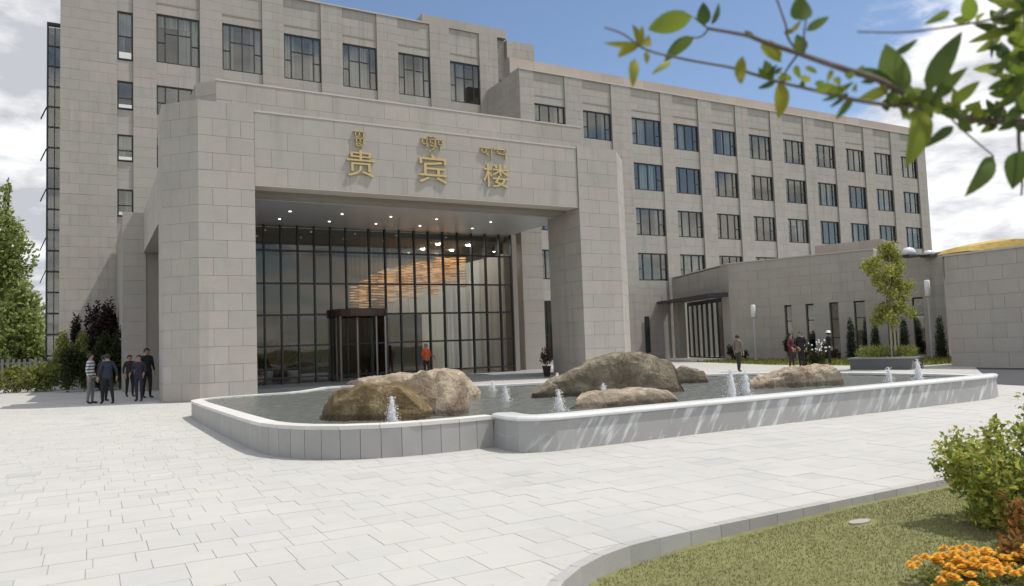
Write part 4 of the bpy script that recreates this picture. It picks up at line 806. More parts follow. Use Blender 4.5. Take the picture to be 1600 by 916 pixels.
# ------------------------------------------------------------------ entrance portico
port = tag(empty('entrance_portico', (12, 30, 0)), 'massive stone entrance portico with two pillars and a deep lintel carrying gold lettering', 'portico')
po = Vector((12, 30, 0))
pk = MB()
def P2(x, y): return (x - po.x, y - po.y)
def pbox(k, x0, x1, y0, y1, z0, z1, mi=0): k.box(x0 - po.x, x1 - po.x, y0 - po.y, y1 - po.y, z0, z1, mi)
pc = Clad(port)
FY = 27.43
S2 = math.sqrt(.5)
# pillars (chamfered outer corners)
t_ = .045
pk.prism([P2(3.2, FY + t_), P2(5.08 - t_, FY + t_), P2(5.08 - t_, 30.2), P2(2.13 + t_, 30.2), P2(2.13 + t_, FY + 1.07)], 0, 10.36)
pk.prism([P2(19.0 + t_, FY + t_), P2(21.2, FY + t_), P2(22.75 - t_, FY + 1.55), P2(22.75 - t_, 30.2), P2(19.0 + t_, 30.2)], 0, 10.30)
pc.strip((3.2, FY + .04), (1, 0), 1.88, 0, 10.4, .612, .95)
pc.strip((2.13 + .03, FY + 1.07 + .03), (S2, -S2), 1.51, 0, 10.4, .612, .80)
pc.strip((5.08 - .04, FY + .05), (0, 1), 2.7, 0, 10.2, .612, .95)
pc.strip((2.13 + .04, 30.15), (0, -1), 1.6, 0, 10.4, .612, .95)
pc.strip((19.0, FY + .04), (1, 0), 2.2, 0, 10.34, .612, .95)
pc.strip((21.2 - .03, FY + .03), (S2, S2), 2.19, 0, 10.34, .612, .80)
pc.strip((19.04, 30.15), (0, -1), 2.7, 0, 10.34, .612, .95)
pc.strip((22.75 - .04, FY + 1.6), (0, 1), 1.1, 0, 10.34, .612, .95)
# lintel
pbox(pk, 5.08, 19.0, 27.53, 29.4, 7.58, 10.2)
pc.strip((5.09, 27.52), (1, 0), 13.9, 7.56, 10.2, .66, 1.16, gap=.007)
k = MB(); pbox(k, 5.09, 18.99, 27.485, 29.5, 10.2, 10.27); pbox(k, 5.09, 18.99, 27.49, 28.3, 7.52, 7.555); k.build('coping', COPING, port)
# flat roof and setback upper tier
pbox(pk, 2.2, 21.4, 29.4, 31.2, 9.6, 10.15)
pk.prism([P2(4.3, 31.05), P2(21.75, 31.05), P2(21.75, 32.4), P2(20.3, 33), P2(20.3, 44.9), P2(3.6, 44.9), P2(3.6, 31.75)], 9.7, 12.34)
pc.strip((4.3, 31.04), (1, 0), 17.45, 10.15, 12.4, .75, 1.16, gap=.008)
pc.strip((3.63, 31.72), (S2, -S2), .97, 10.15, 12.4, .62, .9)
k = MB(); pbox(k, 4.28, 21.8, 31.0, 31.6, 12.4, 12.47); k.build('coping', COPING, port)
# soffit under the roof
SOFF = mat('silvery_soffit', (0.50, 0.52, 0.54), 0.38, metal=0.35, noise=[(.6, .1, 3)], rnd=False)
k = MB(); pbox(k, 5.0, 19.7, 29.4, 35.6, 7.38, 7.5)
k.build('soffit', SOFF, port)
pbox(pk, 5.0, 19.0, 28.6, 29.4, 7.42, 7.58)
# side beam on the left, rear pier
pbox(pk, 2.2, 3.4, 30.2, 39.1, 6.45, 8.35)
pc.strip((2.17, 39.1), (0, -1), 8.9, 6.45, 8.4, .65, 1.1)
pbox(pk, 1.3, 3.4, 39.15, 49.9, 0, 8.3)
pc.strip((1.26, 39.12), (1, 0), 1.0, 0, 8.35, .62, 1.0)
pbox(pk, 4.0, 4.4, 33.0, 39, 0, 7.4)
# right pier behind the open side
pbox(pk, 20.95, 22.25, 36.05, 38, 0, 9.7)
pc.strip((20.93, 36.04), (1, 0), 1.34, .1, 9.7, .64, 1.34); pc.strip((20.94, 37.98), (0, -1), 1.93, .1, 9.7, .64, .97)
pc.finish()
# slender jamb right of the glass
pbox(pk, 19.72, 20.0, 35.0, 36, 0, 7.4)
pk.build('wall', JOINT, port)
# floor, step
FLOORM = mat('portico_floor', (0.30, 0.30, 0.30), 0.5, var=.05, noise=[(2, .08, 3)])
k = MB(); pbox(k, 3.4, 22.5, 31.2, 44, -.02, .10); k.build('porch_floor', FLOORM, port)
for j in range(5):
    k = MB(); pbox(k, 5.2, 18.9, 30.2 + j * .21, 31.2, -.02, .015 + j * .018); k.build('step', FLOORM, port)
# downlights
DL = mat('lit_downlight', (1, 1, 1), .5, emit=((1, .96, .88), 3.0), rnd=False)
dlm = MB().lathe([(.055, -.012), (.055, 0)], 10).mesh('downlight', DL)
for xx in (7.2, 9.4, 11.6, 13.8, 16.6):
    for yy in (31.4, 33.4): link('downlight', dlm, port, (xx - po.x, yy - po.y, 7.374))
# glazed lobby front
MX = [4.5, 5.29, 6.06, 6.82, 7.57, 8.34, 9.1, 9.87, 10.61, 11.76, 12.57, 13.33, 14.1, 14.87, 15.67, 16.5, 17.3, 18.1, 18.93, 19.64]
TZ = [.10, .38, 1.83, 3.24, 4.69, 6.20, 7.38]
GY = 35.0
mul = MB().box(-.035, .035, -.09, .09, 0, 7.28).mesh('mullion', FRAME)
for x in MX: link('mullion', mul, port, (x - po.x, GY - po.y, .1))
for z in TZ[1:-1]:
    k = MB(); pbox(k, MX[0], MX[-1], GY - .05, GY + .05, z - .042, z + .042); k.build('transom', FRAME, port)
pane_c = MB().box(0, 1, 0, .014, 0, 1).mesh('pane', GLASS_C)
for i in range(len(MX) - 1):
    for j in range(len(TZ) - 1):
        if 9.8 < MX[i] + .05 and MX[i + 1] < 12.6 and TZ[j] < 3.2: continue
        link('pane', pane_c, port, (MX[i] + .035 - po.x, GY - po.y, TZ[j] + .03), 0, (MX[i + 1] - MX[i] - .07, 1, TZ[j + 1] - TZ[j] - .06))
# lobby interior
INT = mat('lobby_wall', (0.26, 0.215, 0.165), .7, noise=[(.8, .12, 3)], rnd=False)
INF = mat('lobby_floor', (0.22, 0.19, 0.16), .25, noise=[(1, .2, 3)], rnd=False)
k = MB(); pbox(k, 4.4, 19.9, 43.9, 44.2, 0, 7.4); k.build('lobby_back_wall', INT, port)
k = MB(); pbox(k, 4.4, 19.9, 35.1, 43.9, .1, .12); k.build('lobby_floor', INF, port)
k = MB(); pbox(k, 4.4, 20.0, 35.7, 43.9, 7.1, 7.38); k.build('lobby_ceiling', mat('dark_ceiling', (.09, .085, .08), .7, rnd=False), port)
k = MB(); pbox(k, 4.5, 7.4, 41.5, 43.8, .12, 3.3); pbox(k, 7.4, 15.2, 42.5, 43.8, .12, 3.6); pbox(k, 13.3, 15.0, 36.4, 38.5, .12, 3.35); pbox(k, 8.7, 10.2, 36.8, 39, .12, 3.4); pbox(k, 6.2, 8.5, 39.5, 40.5, .12, 1.2); pbox(k, 13.2, 14.9, 39.5, 40.5, .12, 1.15); k.build('lobby_joinery', WOOD, port)
LLM = mat('lit_lobby_lamp', (1, 1, 1), .5, emit=((1, .95, .88), 170.0), rnd=False)  # glowing discs added under the lobby ceiling to brighten the white drapes
lobl = MB().lathe([(.11, -.02), (.11, 0)], 14).mesh('lobby_lamp', LLM)
for xx in (16.4, 18.2):
    for yy in (37.2, 39.4, 41.6): link('lobby_lamp', lobl, port, (xx - po.x, yy - po.y, 7.09))
# side glazing with white drapes
for y in (36.6, 38.2, 39.8, 41.4, 43.0):
    link('mullion', mul, port, (19.64 - po.x, y - po.y, .1))
k = MB(); pbox(k, 19.63, 19.65, 35.1, 43.9, .12, 7.3); k.build('side_glass', glass('clear_glass', (.98, .99, .99), .01, 1.3), port)
DRAPE = mat('white_drape', (0.95, 0.95, 0.93), .9, trans=.92, noise=[(.7, .06, 2)], rnd=False)
for q in range(8):
    k = MB(); y0 = 35.35 + q * 1.06; n = 30
    for i in range(n):
        a, b = i / n, (i + 1) / n
        xa = 19.35 + .07 * math.sin(a * 50 + q) * (1); xb = 19.35 + .07 * math.sin(b * 50 + q)
        k.face([(xa - po.x, y0 + a * 1.0 - po.y, .15), (xb - po.x, y0 + b * 1.0 - po.y, .15), (xb - po.x, y0 + b * 1.0 - po.y, 6.4), (xa - po.x, y0 + a * 1.0 - po.y, 6.4)])
    k.build('drape', DRAPE, port, True)
for q in range(4):
    k = MB(); x0 = 15.6 + q * .95; n = 30
    for i in range(n):
        a, b = i / n, (i + 1) / n
        ya = 43.3 + .07 * math.sin(a * 50 + q); yb = 43.3 + .07 * math.sin(b * 50 + q)
        k.face([(x0 + a * .9 - po.x, ya - po.y, .15), (x0 + b * .9 - po.x, yb - po.y, .15), (x0 + b * .9 - po.x, yb - po.y, 6.4), (x0 + a * .9 - po.x, ya - po.y, 6.4)])
    k.build('drape', DRAPE, port, True)
# revolving door
rd = tag(empty('revolving_door', (11.1, 35.0, .1)), 'dark bronze revolving door in the middle of the lobby glass', 'revolving door')
k = MB(); k.lathe([(1.42, 3.0), (1.42, 3.34), (1.3, 3.36)], 36); k.build('canopy', WOOD, rd)
k = MB(); k.lathe([(.06, 0), (.06, 3.0)], 12); k.build('centre_post', STEEL, rd)
for i in range(4):
    a = R(25 + 90 * i); c, s_ = math.cos(a), math.sin(a)
    k = MB(); k.obox((.07 * c, .07 * s_), (c, s_), 1.25, .02, .1, 2.95); lf = k.build('leaf', GLASS_C, rd)
    k = MB(); k.tube([(1.3 * c, 1.3 * s_, .02), (1.3 * c, 1.3 * s_, 2.98)], .035, 6); k.tube([(.07 * c, .07 * s_, .06), (1.3 * c, 1.3 * s_, .06)], .04, 6); k.build('leaf_rail', STEEL, lf)
for a0, a1 in ((140, 220), (-40, 40)):
    k = MB()
    for i in range(8):
        a, b = R(a0 + (a1 - a0) * i / 8), R(a0 + (a1 - a0) * (i + 1) / 8)
        k.face([(1.4 * math.cos(a), 1.4 * math.sin(a), 0), (1.4 * math.cos(b), 1.4 * math.sin(b), 0), (1.4 * math.cos(b), 1.4 * math.sin(b), 3), (1.4 * math.cos(a), 1.4 * math.sin(a), 3)])
    sg = k.build('curved_glass', GLASS_C, rd)
    k = MB()
    for a in (a0, a1): k.tube([(1.41 * math.cos(R(a)), 1.41 * math.sin(R(a)), 0), (1.41 * math.cos(R(a)), 1.41 * math.sin(R(a)), 3)], .05, 6)
    k.build('door_post', STEEL, rd)
# tiered amber chandelier hanging in the lobby
chn = tag(empty('chandelier', (15.2, 38.5, 7.05)), 'large lit amber chandelier of hanging strips seen through the lobby glass', 'chandelier')
AMB = mat('lit_amber_crystal', (0.8, 0.45, 0.15), .3, emit=((1.0, 0.66, 0.32), 0.36), rnd=False)
AMB2 = mat('dim_amber_crystal', (0.6, 0.32, 0.12), .3, emit=((1.0, 0.55, 0.22), 0.12), rnd=False)
rc = random.Random(8)
for a in range(12):
    xx = -2.9 + a * .52
    ztop = -2.0 + (a / 11) ** .6 * 1.8
    for b in range(3):
        k = MB(); yy = (b - 1) * .8; zl = ztop - rc.uniform(.1, .4)
        k.tube([(xx, yy, 0.0), (xx, yy, zl)], .002, 4)
        n = rc.randint(8, 13)
        for c in range(n):
            zc = zl - c * .145
            k.box(xx - .17, xx + .17, yy - .17, yy + .17, zc - .045, zc, 0 if rc.random() < .5 else 1)
        k.build('crystal_strip', [AMB, AMB2], chn)

# ------------------------------------------------------------------ gold lettering
def glyph_mesh(ch, size, name):
    c = bpy.data.curves.new(name, 'FONT'); c.body = ch; c.size = 1.0; c.extrude = .035; c.resolution_u = 3; c.offset = 0.0
    o = bpy.data.objects.new('tmp', c); COL.objects.link(o)
    dg = bpy.context.evaluated_depsgraph_get(); dg.update()
    me = bpy.data.meshes.new_from_object(o.evaluated_get(dg)); bpy.data.objects.remove(o)
    xs = [v.co.x for v in me.vertices]; ys = [v.co.y for v in me.vertices]
    if not xs: return None
    cx_, w_, y0_, h_ = (min(xs) + max(xs)) / 2, max(xs) - min(xs), min(ys), max(ys) - min(ys)
    for v in me.vertices:
        x, yv, z = (v.co.x - cx_) / w_ * size[0], (v.co.y - y0_) / h_ * size[1], v.co.z
        v.co = (x, -z - .05, yv)
    me.materials.clear(); me.materials.append(GOLD); return me
def strokes(k, lines, w, h, x0, z0, th=.045):
    for ln in lines:
        pts = [(x0 + p[0] * w, 0, z0 + p[1] * h) for p in ln]
        for a, b in zip(pts, pts[1:]):
            d = Vector((b[0] - a[0], 0, b[2] - a[2])); L_ = d.length; d.normalize(); n = Vector((-d.z, 0, d.x)) * th / 2; e = d * th * .3
            A_, B_ = Vector(a) - e, Vector(b) + e
            fr = [A_ - n, B_ - n, B_ + n, A_ + n]; bk = [p + Vector((0, -.09, 0)) for p in fr]
            s0 = len(k.v); k.v += [tuple(p) for p in fr + bk]
            for q in ((0, 1, 2, 3), (7, 6, 5, 4), (0, 4, 5, 1), (1, 5, 6, 2), (2, 6, 7, 3), (3, 7, 4, 0)): k.f.append(tuple(s0 + i for i in q)); k.m.append(0)
TB = [ # Tibetan syllables sku / mgron / khang, drawn with short flat strokes
 [[(.1, .95), (.9, .95)], [(.25, .95), (.25, .72)], [(.5, .95), (.5, .7), (.3, .62)], [(.8, .95), (.8, .6)], [(.2, .55), (.8, .55)], [(.3, .55), (.3, .35)], [(.55, .55), (.55, .35)], [(.8, .55), (.8, .2)], [(.8, .2), (.5, .08), (.25, .18), (.4, .3), (.7, .05)]],
 [[(.0, .8), (.28, .8)], [(.04, .8), (.04, .5), (.16, .45), (.24, .55)], [(.24, .8), (.24, .3)], [(.36, .8), (.66, .8)], [(.40, .8), (.40, .6), (.52, .55)], [(.62, .8), (.62, .3)], [(.4, .42), (.62, .3), (.42, .12), (.36, .02)], [(.34, .98), (.44, .9), (.52, .98), (.6, .9), (.68, .98)], [(.74, .8), (1, .8)], [(.80, .8), (.78, .55), (.9, .45), (.95, .6), (.95, .8)], [(.9, .45), (.86, .2)]],
 [[(.0, .85), (.44, .85)], [(.04, .85), (.04, .6), (.18, .55), (.18, .85)], [(.18, .55), (.28, .4)], [(.4, .85), (.4, .15)], [(.56, .85), (1, .85)], [(.62, .85), (.62, .62), (.8, .55), (.94, .55)], [(.94, .85), (.86, .7)], [(.94, .55), (.94, .3)], [(.5, .88), (.52, .8)]]]
for (ch, xc, zc, w, h, tx, tz, tw, th), lab, tb in zip([('\u8d35', 8.98, 8.13, 1.10, 1.02, 8.66, 9.25, .56, .66), ('\u5bbe', 11.96, 8.10, 1.22, 1.16, 11.50, 9.36, .94, .66), ('\u697c', 14.83, 8.13, 1.2, 1.0, 14.15, 9.2, 1.24, .66)],
        ['leftmost gold sign on the lintel, character \u8d35 under small Tibetan lettering', 'middle gold sign on the lintel, character \u5bbe under small Tibetan lettering', 'rightmost gold sign on the lintel, character \u697c under small Tibetan lettering'], TB):
    s_ = tag(empty('gold_sign', (xc, 27.50, zc)), lab, 'sign', 'gold signs on the lintel')
    me = glyph_mesh(ch, (w, h), 'chinese_character')
    if me: link('chinese_character', me, s_)
    k = MB(); strokes(k, tb, tw, th, tx - xc, tz - zc, .036); k.build('tibetan_lettering', GOLD, s_)

# ------------------------------------------------------------------ low building at the right
low = tag(empty('low_building', (37, 32, 0)), 'low stone annexe with a canopied glass entrance and narrow slit windows', 'building')
lo = Vector((37, 32, 0)); lc = Clad(low)
A_, E_, B_ = Vector((35.7, 35.2)), Vector((39.9, 23.4)), Vector((39.4, 44.8))
uE = (E_ - A_).normalized(); uB = (A_ - B_).normalized()   # outward on the right of u (u runs B -> A -> E seen from the camera left to right)
def LP(p): return (p[0] - lo.x, p[1] - lo.y)
lk = MB()
nE = Vector((uE.y, -uE.x)); nB = Vector((uB.y, -uB.x))
def wallseg(s0, s1, z0, z1, inset=0.0, depth=.6, P=A_, u=uE, n=nE):
    a = P + u * s0 - n * (inset + .045); b = P + u * s1 - n * (inset + .045); c = b - n * depth; d = a - n * depth
    lk.prism([LP(a), LP(b), LP(c), LP(d)], z0, z1)
SL = [(3.51, 3.95), (4.79, 5.27), (6.17, 6.68), (7.54, 8.15), (9.28, 9.72), (10.59, 11.12)]
edges = [0] + [v for s_ in SL for v in s_] + [12.2]
for i in range(0, len(edges), 2):
    s0, s1 = edges[i], edges[i + 1]
    wallseg(s0, s1, 0, 3.3)
    lc.strip(tuple(A_ + uE * s0 - nE * .04), tuple(uE), s1 - s0, 0, 3.3, .62, .9)
for a, b in SL:
    wallseg(a, b, 0, .2); wallseg(a, b, .2, 3.3, .45, .1)
    k = MB(); q = A_ + uE * a - nE * .25; k.obox(LP(q), tuple(uE), b - a, .05, .2, 3.28)
    f_ = k.build('slit_window', FRAME, low)
    mid = (b - a)
    for z0, z1 in ((.26, 1.2), (1.26, 2.3), (2.36, 3.22)):
        k = MB(); q = A_ + uE * (a + .05) - nE * .235; k.obox(LP(q), tuple(uE), b - a - .1, .015, z0, z1); k.build('pane', GLASS_W, f_)
for (s0, s1, z1) in ((0, 5.2, 6.15), (5.2, 8.8, 6.15), (8.8, 12.2, 5.6)):
    wallseg(s0, s1, 3.3, z1); lc.strip(tuple(A_ + uE * s0 - nE * .04), tuple(uE), s1 - s0, 3.3, z1, .62, 1.25)
    k = MB(); q0, q1 = A_ + uE * s0 + nE * .03, A_ + uE * s1 + nE * .03
    k.prism([LP(q0), LP(q1), LP(q1 - nE * .7), LP(q0 - nE * .7)], z1, z1 + .07); k.build('coping', COPING, low)
# raised block set back on the roof
q0, q1 = A_ + uE * 5.0 - nE * 1.6, A_ + uE * 8.9 - nE * 1.6
lk.prism([LP(q0 - nE * .05), LP(q1 - nE * .05), LP(q1 - nE * 4), LP(q0 - nE * 4)], 5.6, 6.85)
lc.strip(tuple(q0 - nE * .04), tuple(uE), 3.9, 6.2, 6.9, .7, 1.3, pink=True)
# roof deck
lk.prism([LP(A_ - nE * .5), LP(A_ + uE * 12.2 - nE * .5), LP(A_ + uE * 12.2 - nE * 9), LP(A_ - nE * 9)], 5.3, 5.45)
# entrance side: B -> A
Lb = (A_ - B_).length
def eseg(s0, s1, z0, z1, inset=0., depth=.6): wallseg(s0, s1, z0, z1, inset, depth, B_, uB, nB)
eseg(0, Lb - 1.2, 4.2, 6.1); lc.strip(tuple(B_ - nB * .04), tuple(uB), Lb - 1.2, 4.2, 6.1, .63, 1.1)
eseg(Lb - 1.2, Lb, 0, 6.15); lc.strip(tuple(B_ + uB * (Lb - 1.2) - nB * .04), tuple(uB), 1.2, 0, 6.15, .62, 1.2)
eseg(0, .9, 0, 4.2); lc.strip(tuple(B_ - nB * .04), tuple(uB), .9, 0, 4.2, .62, .9)
k = MB(); q0, q1 = B_ - nB * .02, A_ + nB * .03
k.prism([LP(B_ + nB * .03), LP(A_ + nB * .03), LP(A_ - nB * .7), LP(B_ - nB * .7)], 6.15, 6.22); k.build('coping', COPING, low)
lk.build('wall', JOINT, low); lc.finish()
k = MB(); q = B_ + uB * (-2.4)
k.prism([LP(q + nB * 1.35), LP(A_ - uB * .15 + nB * 1.35), LP(A_ - uB * .15 + nB * .01), LP(q + nB * .01)], [4.28, 4.08, 4.08, 4.28], [4.38, 4.32, 4.36, 4.40]); k.build('canopy', DARK, low)
eg = MB(); q = B_ + uB * .9 - nB * .8; eg.obox(LP(q), tuple(uB), Lb - 2.1, .05, 3.9, 4.2); eg.obox(LP(q), tuple(uB), Lb - 2.1, .1, 0.02, .12)
ef = eg.build('entrance_frame', FRAME, low)
nn = 9; wv = (Lb - 2.1) / nn
for i in range(nn + 1):
    k = MB(); k.obox(LP(q + uB * (i * wv - .04)), tuple(uB), .08, .14, .02, 4.1); k.build('mullion', FRAME, ef)
    if i < nn:
        k = MB(); k.obox(LP(q + uB * (i * wv + .05) - nB * .05), tuple(uB), wv - .1, .015, .12, 3.9); k.build('pane', GLASS_W, ef)
k = MB(); k.obox(LP(q - nB * 2.5), tuple(uB), Lb - 2.1, .1, 0, 4.2); k.build('dark_lobby', ROOM, low)
# skylight domes on the roof
SKY = mat('white_skylight', (0.62, 0.64, 0.66), .35, rnd=False)
for (x, yv, z, w, lab) in ((37.6, 25.3, 5.45, .62, 'left white dome skylight on the low roof behind the pale tree'), (38.55, 24.75, 5.45, .62, 'white dome skylight just left of the building corner on the low roof'), (39.5, 24.2, 5.42, .55, 'low grey skylight right of the tall block on the roof'), (40.3, 23.8, 5.4, .55, 'low grey skylight nearest the ochre tarpaulin')):
    s_ = tag(empty('skylight', (x, yv, z)), lab, 'skylight', 'skylights on the low roof')
    hh = .42 if w > .6 else .25
    k = MB().box(-w * .75, w * .75, -w * .5, w * .5, 0, .12); k.build('skylight_base', DARK, s_)
    k = MB(); k.lathe([(w * .72, .12), (w * .70, .12 + hh * .5), (w * .5, .12 + hh * .9), (w * .15, .12 + hh), (.01, .12 + hh)], 14); k.v = [(a, b * .65, c) for a, b, c in k.v]; k.build('dome', SKY, s_, True)

# side building whose blank wall closes the view at the right
sb = tag(empty('side_building', (31, 18.4, 0)), 'blank grey stone wall of the nearest low building at the right edge', 'building')
so = Vector((31, 18.4, 0)); sc_ = Clad(sb)
k = MB(); k.box(.045, 9, -9, 0, 0, 4.52); k.box(7.3, 13, .002, 4.0, 0, 5.3); k.build('wall', JOINT, sb)
sc_.strip((31.04, 18.4), (0, -1), 9.0, 0, 4.55, .57, 1.2)
sc_.finish()
k = MB(); k.box(-.03, .6, -9, .03, 4.55, 4.63); k.build('coping', COPING, sb)
# ochre tarpaulin on the roof
tp = MB()
rp = [(0, 0, .0), (.35, 0, .28), (1.1, .1, .42), (2.6, 0, .62), (3.35, 0, .60), (3.6, 0, .0)]
for (x, yv, z) in rp: tp.v += [(x * .83, -x * .5 - .9, 0), (x * .83, -x * .5 - .75, z * .85), (x * .83, -x * .5, z), (x * .83 + .3, -x * .5 + .8, z * .8), (x * .83 + .4, -x * .5 + 1.0, 0)]
for i in range(5):
    for j in range(4):
        a = i * 5 + j; tp.f.append((a, a + 5, a + 6, a + 1)); tp.m.append(0)
tp.f.append((0, 1, 2, 3, 4)); tp.m.append(0); tp.f.append((29, 28, 27, 26, 25)); tp.m.append(0)
TARP = mat('ochre_tarpaulin', (0.52, 0.36, 0.08), .6, noise=[(2, .15, 4)], bump=(4, .5, .1), rnd=False)
tag(tp.build('tarpaulin', TARP, None, False, (37.9, 22.2, 5.35)), 'ochre yellow tarpaulin heap on the roof behind the blank wall', 'tarpaulin')
# lamp posts
def lamp(x, yv, h, hz, lab):
    s_ = tag(empty('lamp_post', (x, yv, 0)), lab, 'lamp post', 'white lamp posts in front of the low building')
    k = MB(); k.lathe([(.09, 0), (.09, .1), (.045, .12), (.04, h - hz)], 10); k.build('post', mat('lamp_post_paint', (.45, .45, .48), .5, rnd=False), s_)
    k = MB(); k.lathe([(.10, h - hz), (.135, h - hz + .02), (.135, h - .04), (.10, h), (.01, h)], 14); k.build('lantern', WHITE, s_, True)
lamp(37.95, 23.5, 4.1, .85, 'tall lamp post with white cylinder head by the corner of the blank wall')
lamp(35.2, 32.8, 3.4, .75, 'lamp post with short white head right of the canopied entrance')
# ------------------------------------------------------------------ vegetation
def leafmat(name, cols, tr=.35, rough=.5, var=.15):
    return mat(name, cols[0], rough, var=var, hue=[(i / (len(cols) - 1), c) for i, c in enumerate(cols)], trans=tr, spec=.22)
L_POP = leafmat('poplar_leaf', [(0.165, 0.216, 0.075), (0.282, 0.339, 0.108), (0.414, 0.462, 0.156)], .5)
L_DARK = leafmat('purple_leaf', [(0.018, 0.014, 0.014), (0.035, 0.022, 0.02), (0.045, 0.035, 0.02)])
L_HEDGE = leafmat('hedge_leaf', [(0.143, 0.178, 0.048), (0.238, 0.269, 0.071), (0.357, 0.369, 0.100)], .45)
L_OLIVE = leafmat('dull_leaf', [(0.024, 0.033, 0.011), (0.039, 0.050, 0.016), (0.067, 0.078, 0.023)])
L_PALE = leafmat('pale_leaf', [(0.215, 0.244, 0.049), (0.321, 0.337, 0.078), (0.448, 0.439, 0.117)], .5)
L_CON = leafmat('conifer_needle', [(0.017, 0.029, 0.014), (0.031, 0.049, 0.022), (0.050, 0.065, 0.026)], .15)
L_BUSH = leafmat('bush_leaf', [(0.155, 0.207, 0.052), (0.273, 0.324, 0.070), (0.440, 0.452, 0.097), (0.646, 0.595, 0.143)], .45)
L_RED = leafmat('reddish_leaf', [(0.12, 0.11, 0.03), (0.22, 0.12, 0.035), (0.40, 0.15, 0.04), (0.20, 0.21, 0.06)], .4)
L_BROWN = leafmat('dry_leaf', [(0.065, 0.033, 0.023), (0.117, 0.065, 0.033), (0.078, 0.078, 0.026)], .2)
def leaf_face(k, p, d, up, L_, W_):
    d = d.normalized(); s_ = d.cross(up)
    s_ = s_.normalized() if s_.length > 1e-6 else Vector((1, 0, 0)); n = s_.cross(d)
    a, b = p + d * L_ * .5 + s_ * W_ * .5 + n * W_ * .12, p + d * L_ * .5 - s_ * W_ * .5 + n * W_ * .12
    i = len(k.v); k.v += [tuple(p), tuple(a), tuple(p + d * L_), tuple(b)]; k.f += [(i, i + 1, i + 2), (i, i + 2, i + 3)]; k.m += [0, 0]
def rdir(r): 
    v = Vector((r.gauss(0, 1), r.gauss(0, 1), r.gauss(0, 1))); return v.normalized()
def foliage(clumps, n, L_, W_, seed, droop=0.0, shell=.55):
    """clumps: (centre, radii); leaves packed toward each clump's outside, pointing outwards"""
    r = random.Random(seed); k = MB(); tot = sum(c[1][0] * c[1][1] + c[1][2] * c[1][0] for c in clumps)
    for c, rad in clumps:
        m = max(4, int(n * (rad[0] * rad[1] + rad[2] * rad[0]) / tot))
        for _ in range(m):
            d = rdir(r); q = (shell + (1 - shell) * r.random()) * (0.8 + .4 * mnoise.noise(d * 2 + Vector(c)))
            p = Vector(c) + Vector((d.x * rad[0], d.y * rad[1], d.z * rad[2])) * q
            v = d.cross(rdir(r)) + d * .35 + rdir(r) * .25; v.z -= droop
            leaf_face(k, p, v, d + rdir(r) * .75, L_ * r.uniform(.6, 1.3), W_ * r.uniform(.7, 1.2))
    return k
def plant(name, loc, label, cat, clumps, n, L_, W_, m, seed, trunk=None, droop=0.0, shell=.55, group=None, foliage_name='crown', tm=None, r0=.05):
    o = tag(empty(name, loc), label, cat, group)
    tag(foliage(clumps, n, L_, W_, seed, droop, shell).build(foliage_name, m, o), kind='stuff')
    k = MB(); r = random.Random(seed)
    top = max(c[0][2] for c in clumps)
    tr = trunk or [(0, 0, 0), (0, 0, top * .35), (0.02, 0, top * .6)]
    k.tube(tr, [r0 * (1 - .75 * i / (len(tr) - 1)) for i in range(len(tr))], 8)
    for c, rad in clumps[:14]:
        b = Vector(tr[0]).lerp(Vector(tr[-1]), min(.9, max(.15, c[2] / max(top, .1) * .7)))
        k.tube([b, b.lerp(Vector(c), .5) + Vector((0, 0, .03 * top)), c], [r0 * .4, r0 * .3, r0 * .12], 5)
    k.build('trunk' if name.endswith('tree') else 'stems', tm or BARK, o)
    return o
rp_ = random.Random(2)
# poplars at the far left
def poplar(loc, h, w, label, seed, n=9000):
    r = random.Random(seed); cl = []
    for i in range(46):
        t = r.uniform(.14, 1.0); rad = w * (1 - t) ** .65 * .55 + .2; a = r.uniform(0, 6.28); q = r.uniform(.2, .75) * w * (1 - t) ** .6
        cl.append(((q * math.cos(a), q * math.sin(a), t * h * .97), (rad * .7, rad * .7, rad * 1.5)))
    plant('poplar_tree', loc, label, 'tree', cl, int(n * .8), .46, .24, L_POP, seed, trunk=[(0, 0, 0), (0, 0, h * .4), (0, 0, h * .9)], r0=.22, group='poplars at the left edge')
poplar((-6.4, 78, 0), 17.6, 4.2, 'tallest pointed green tree at the left edge', 31, 11000)
poplar((-9.6, 76, 0), 14.0, 4.2, 'green tree cut by the left edge of the picture', 32)
poplar((-5.0, 74, 0), 8.5, 3.0, 'short bushy tree right under the tallest tree at the left edge', 33, 6000)
# picket fence
fr = tag(empty('picket_fence', (-5, 52, 0)), 'pale picket fence behind the hedge at the far left', 'fence')
pkm = MB().box(-.07, .07, -.02, .02, .05, 1.7).mesh('picket', mat('weathered_paint', (.24, .24, .22), .8, var=.15))
for i in range(16): link('picket', pkm, fr, (-1.6 + i * .27, 0, rp_.uniform(-.05, .05)))
for z in (.5, 1.4): k = MB(); k.box(-1.7, 2.6, .03, .07, z, z + .1); k.build('rail', MATS['weathered_paint'], fr)
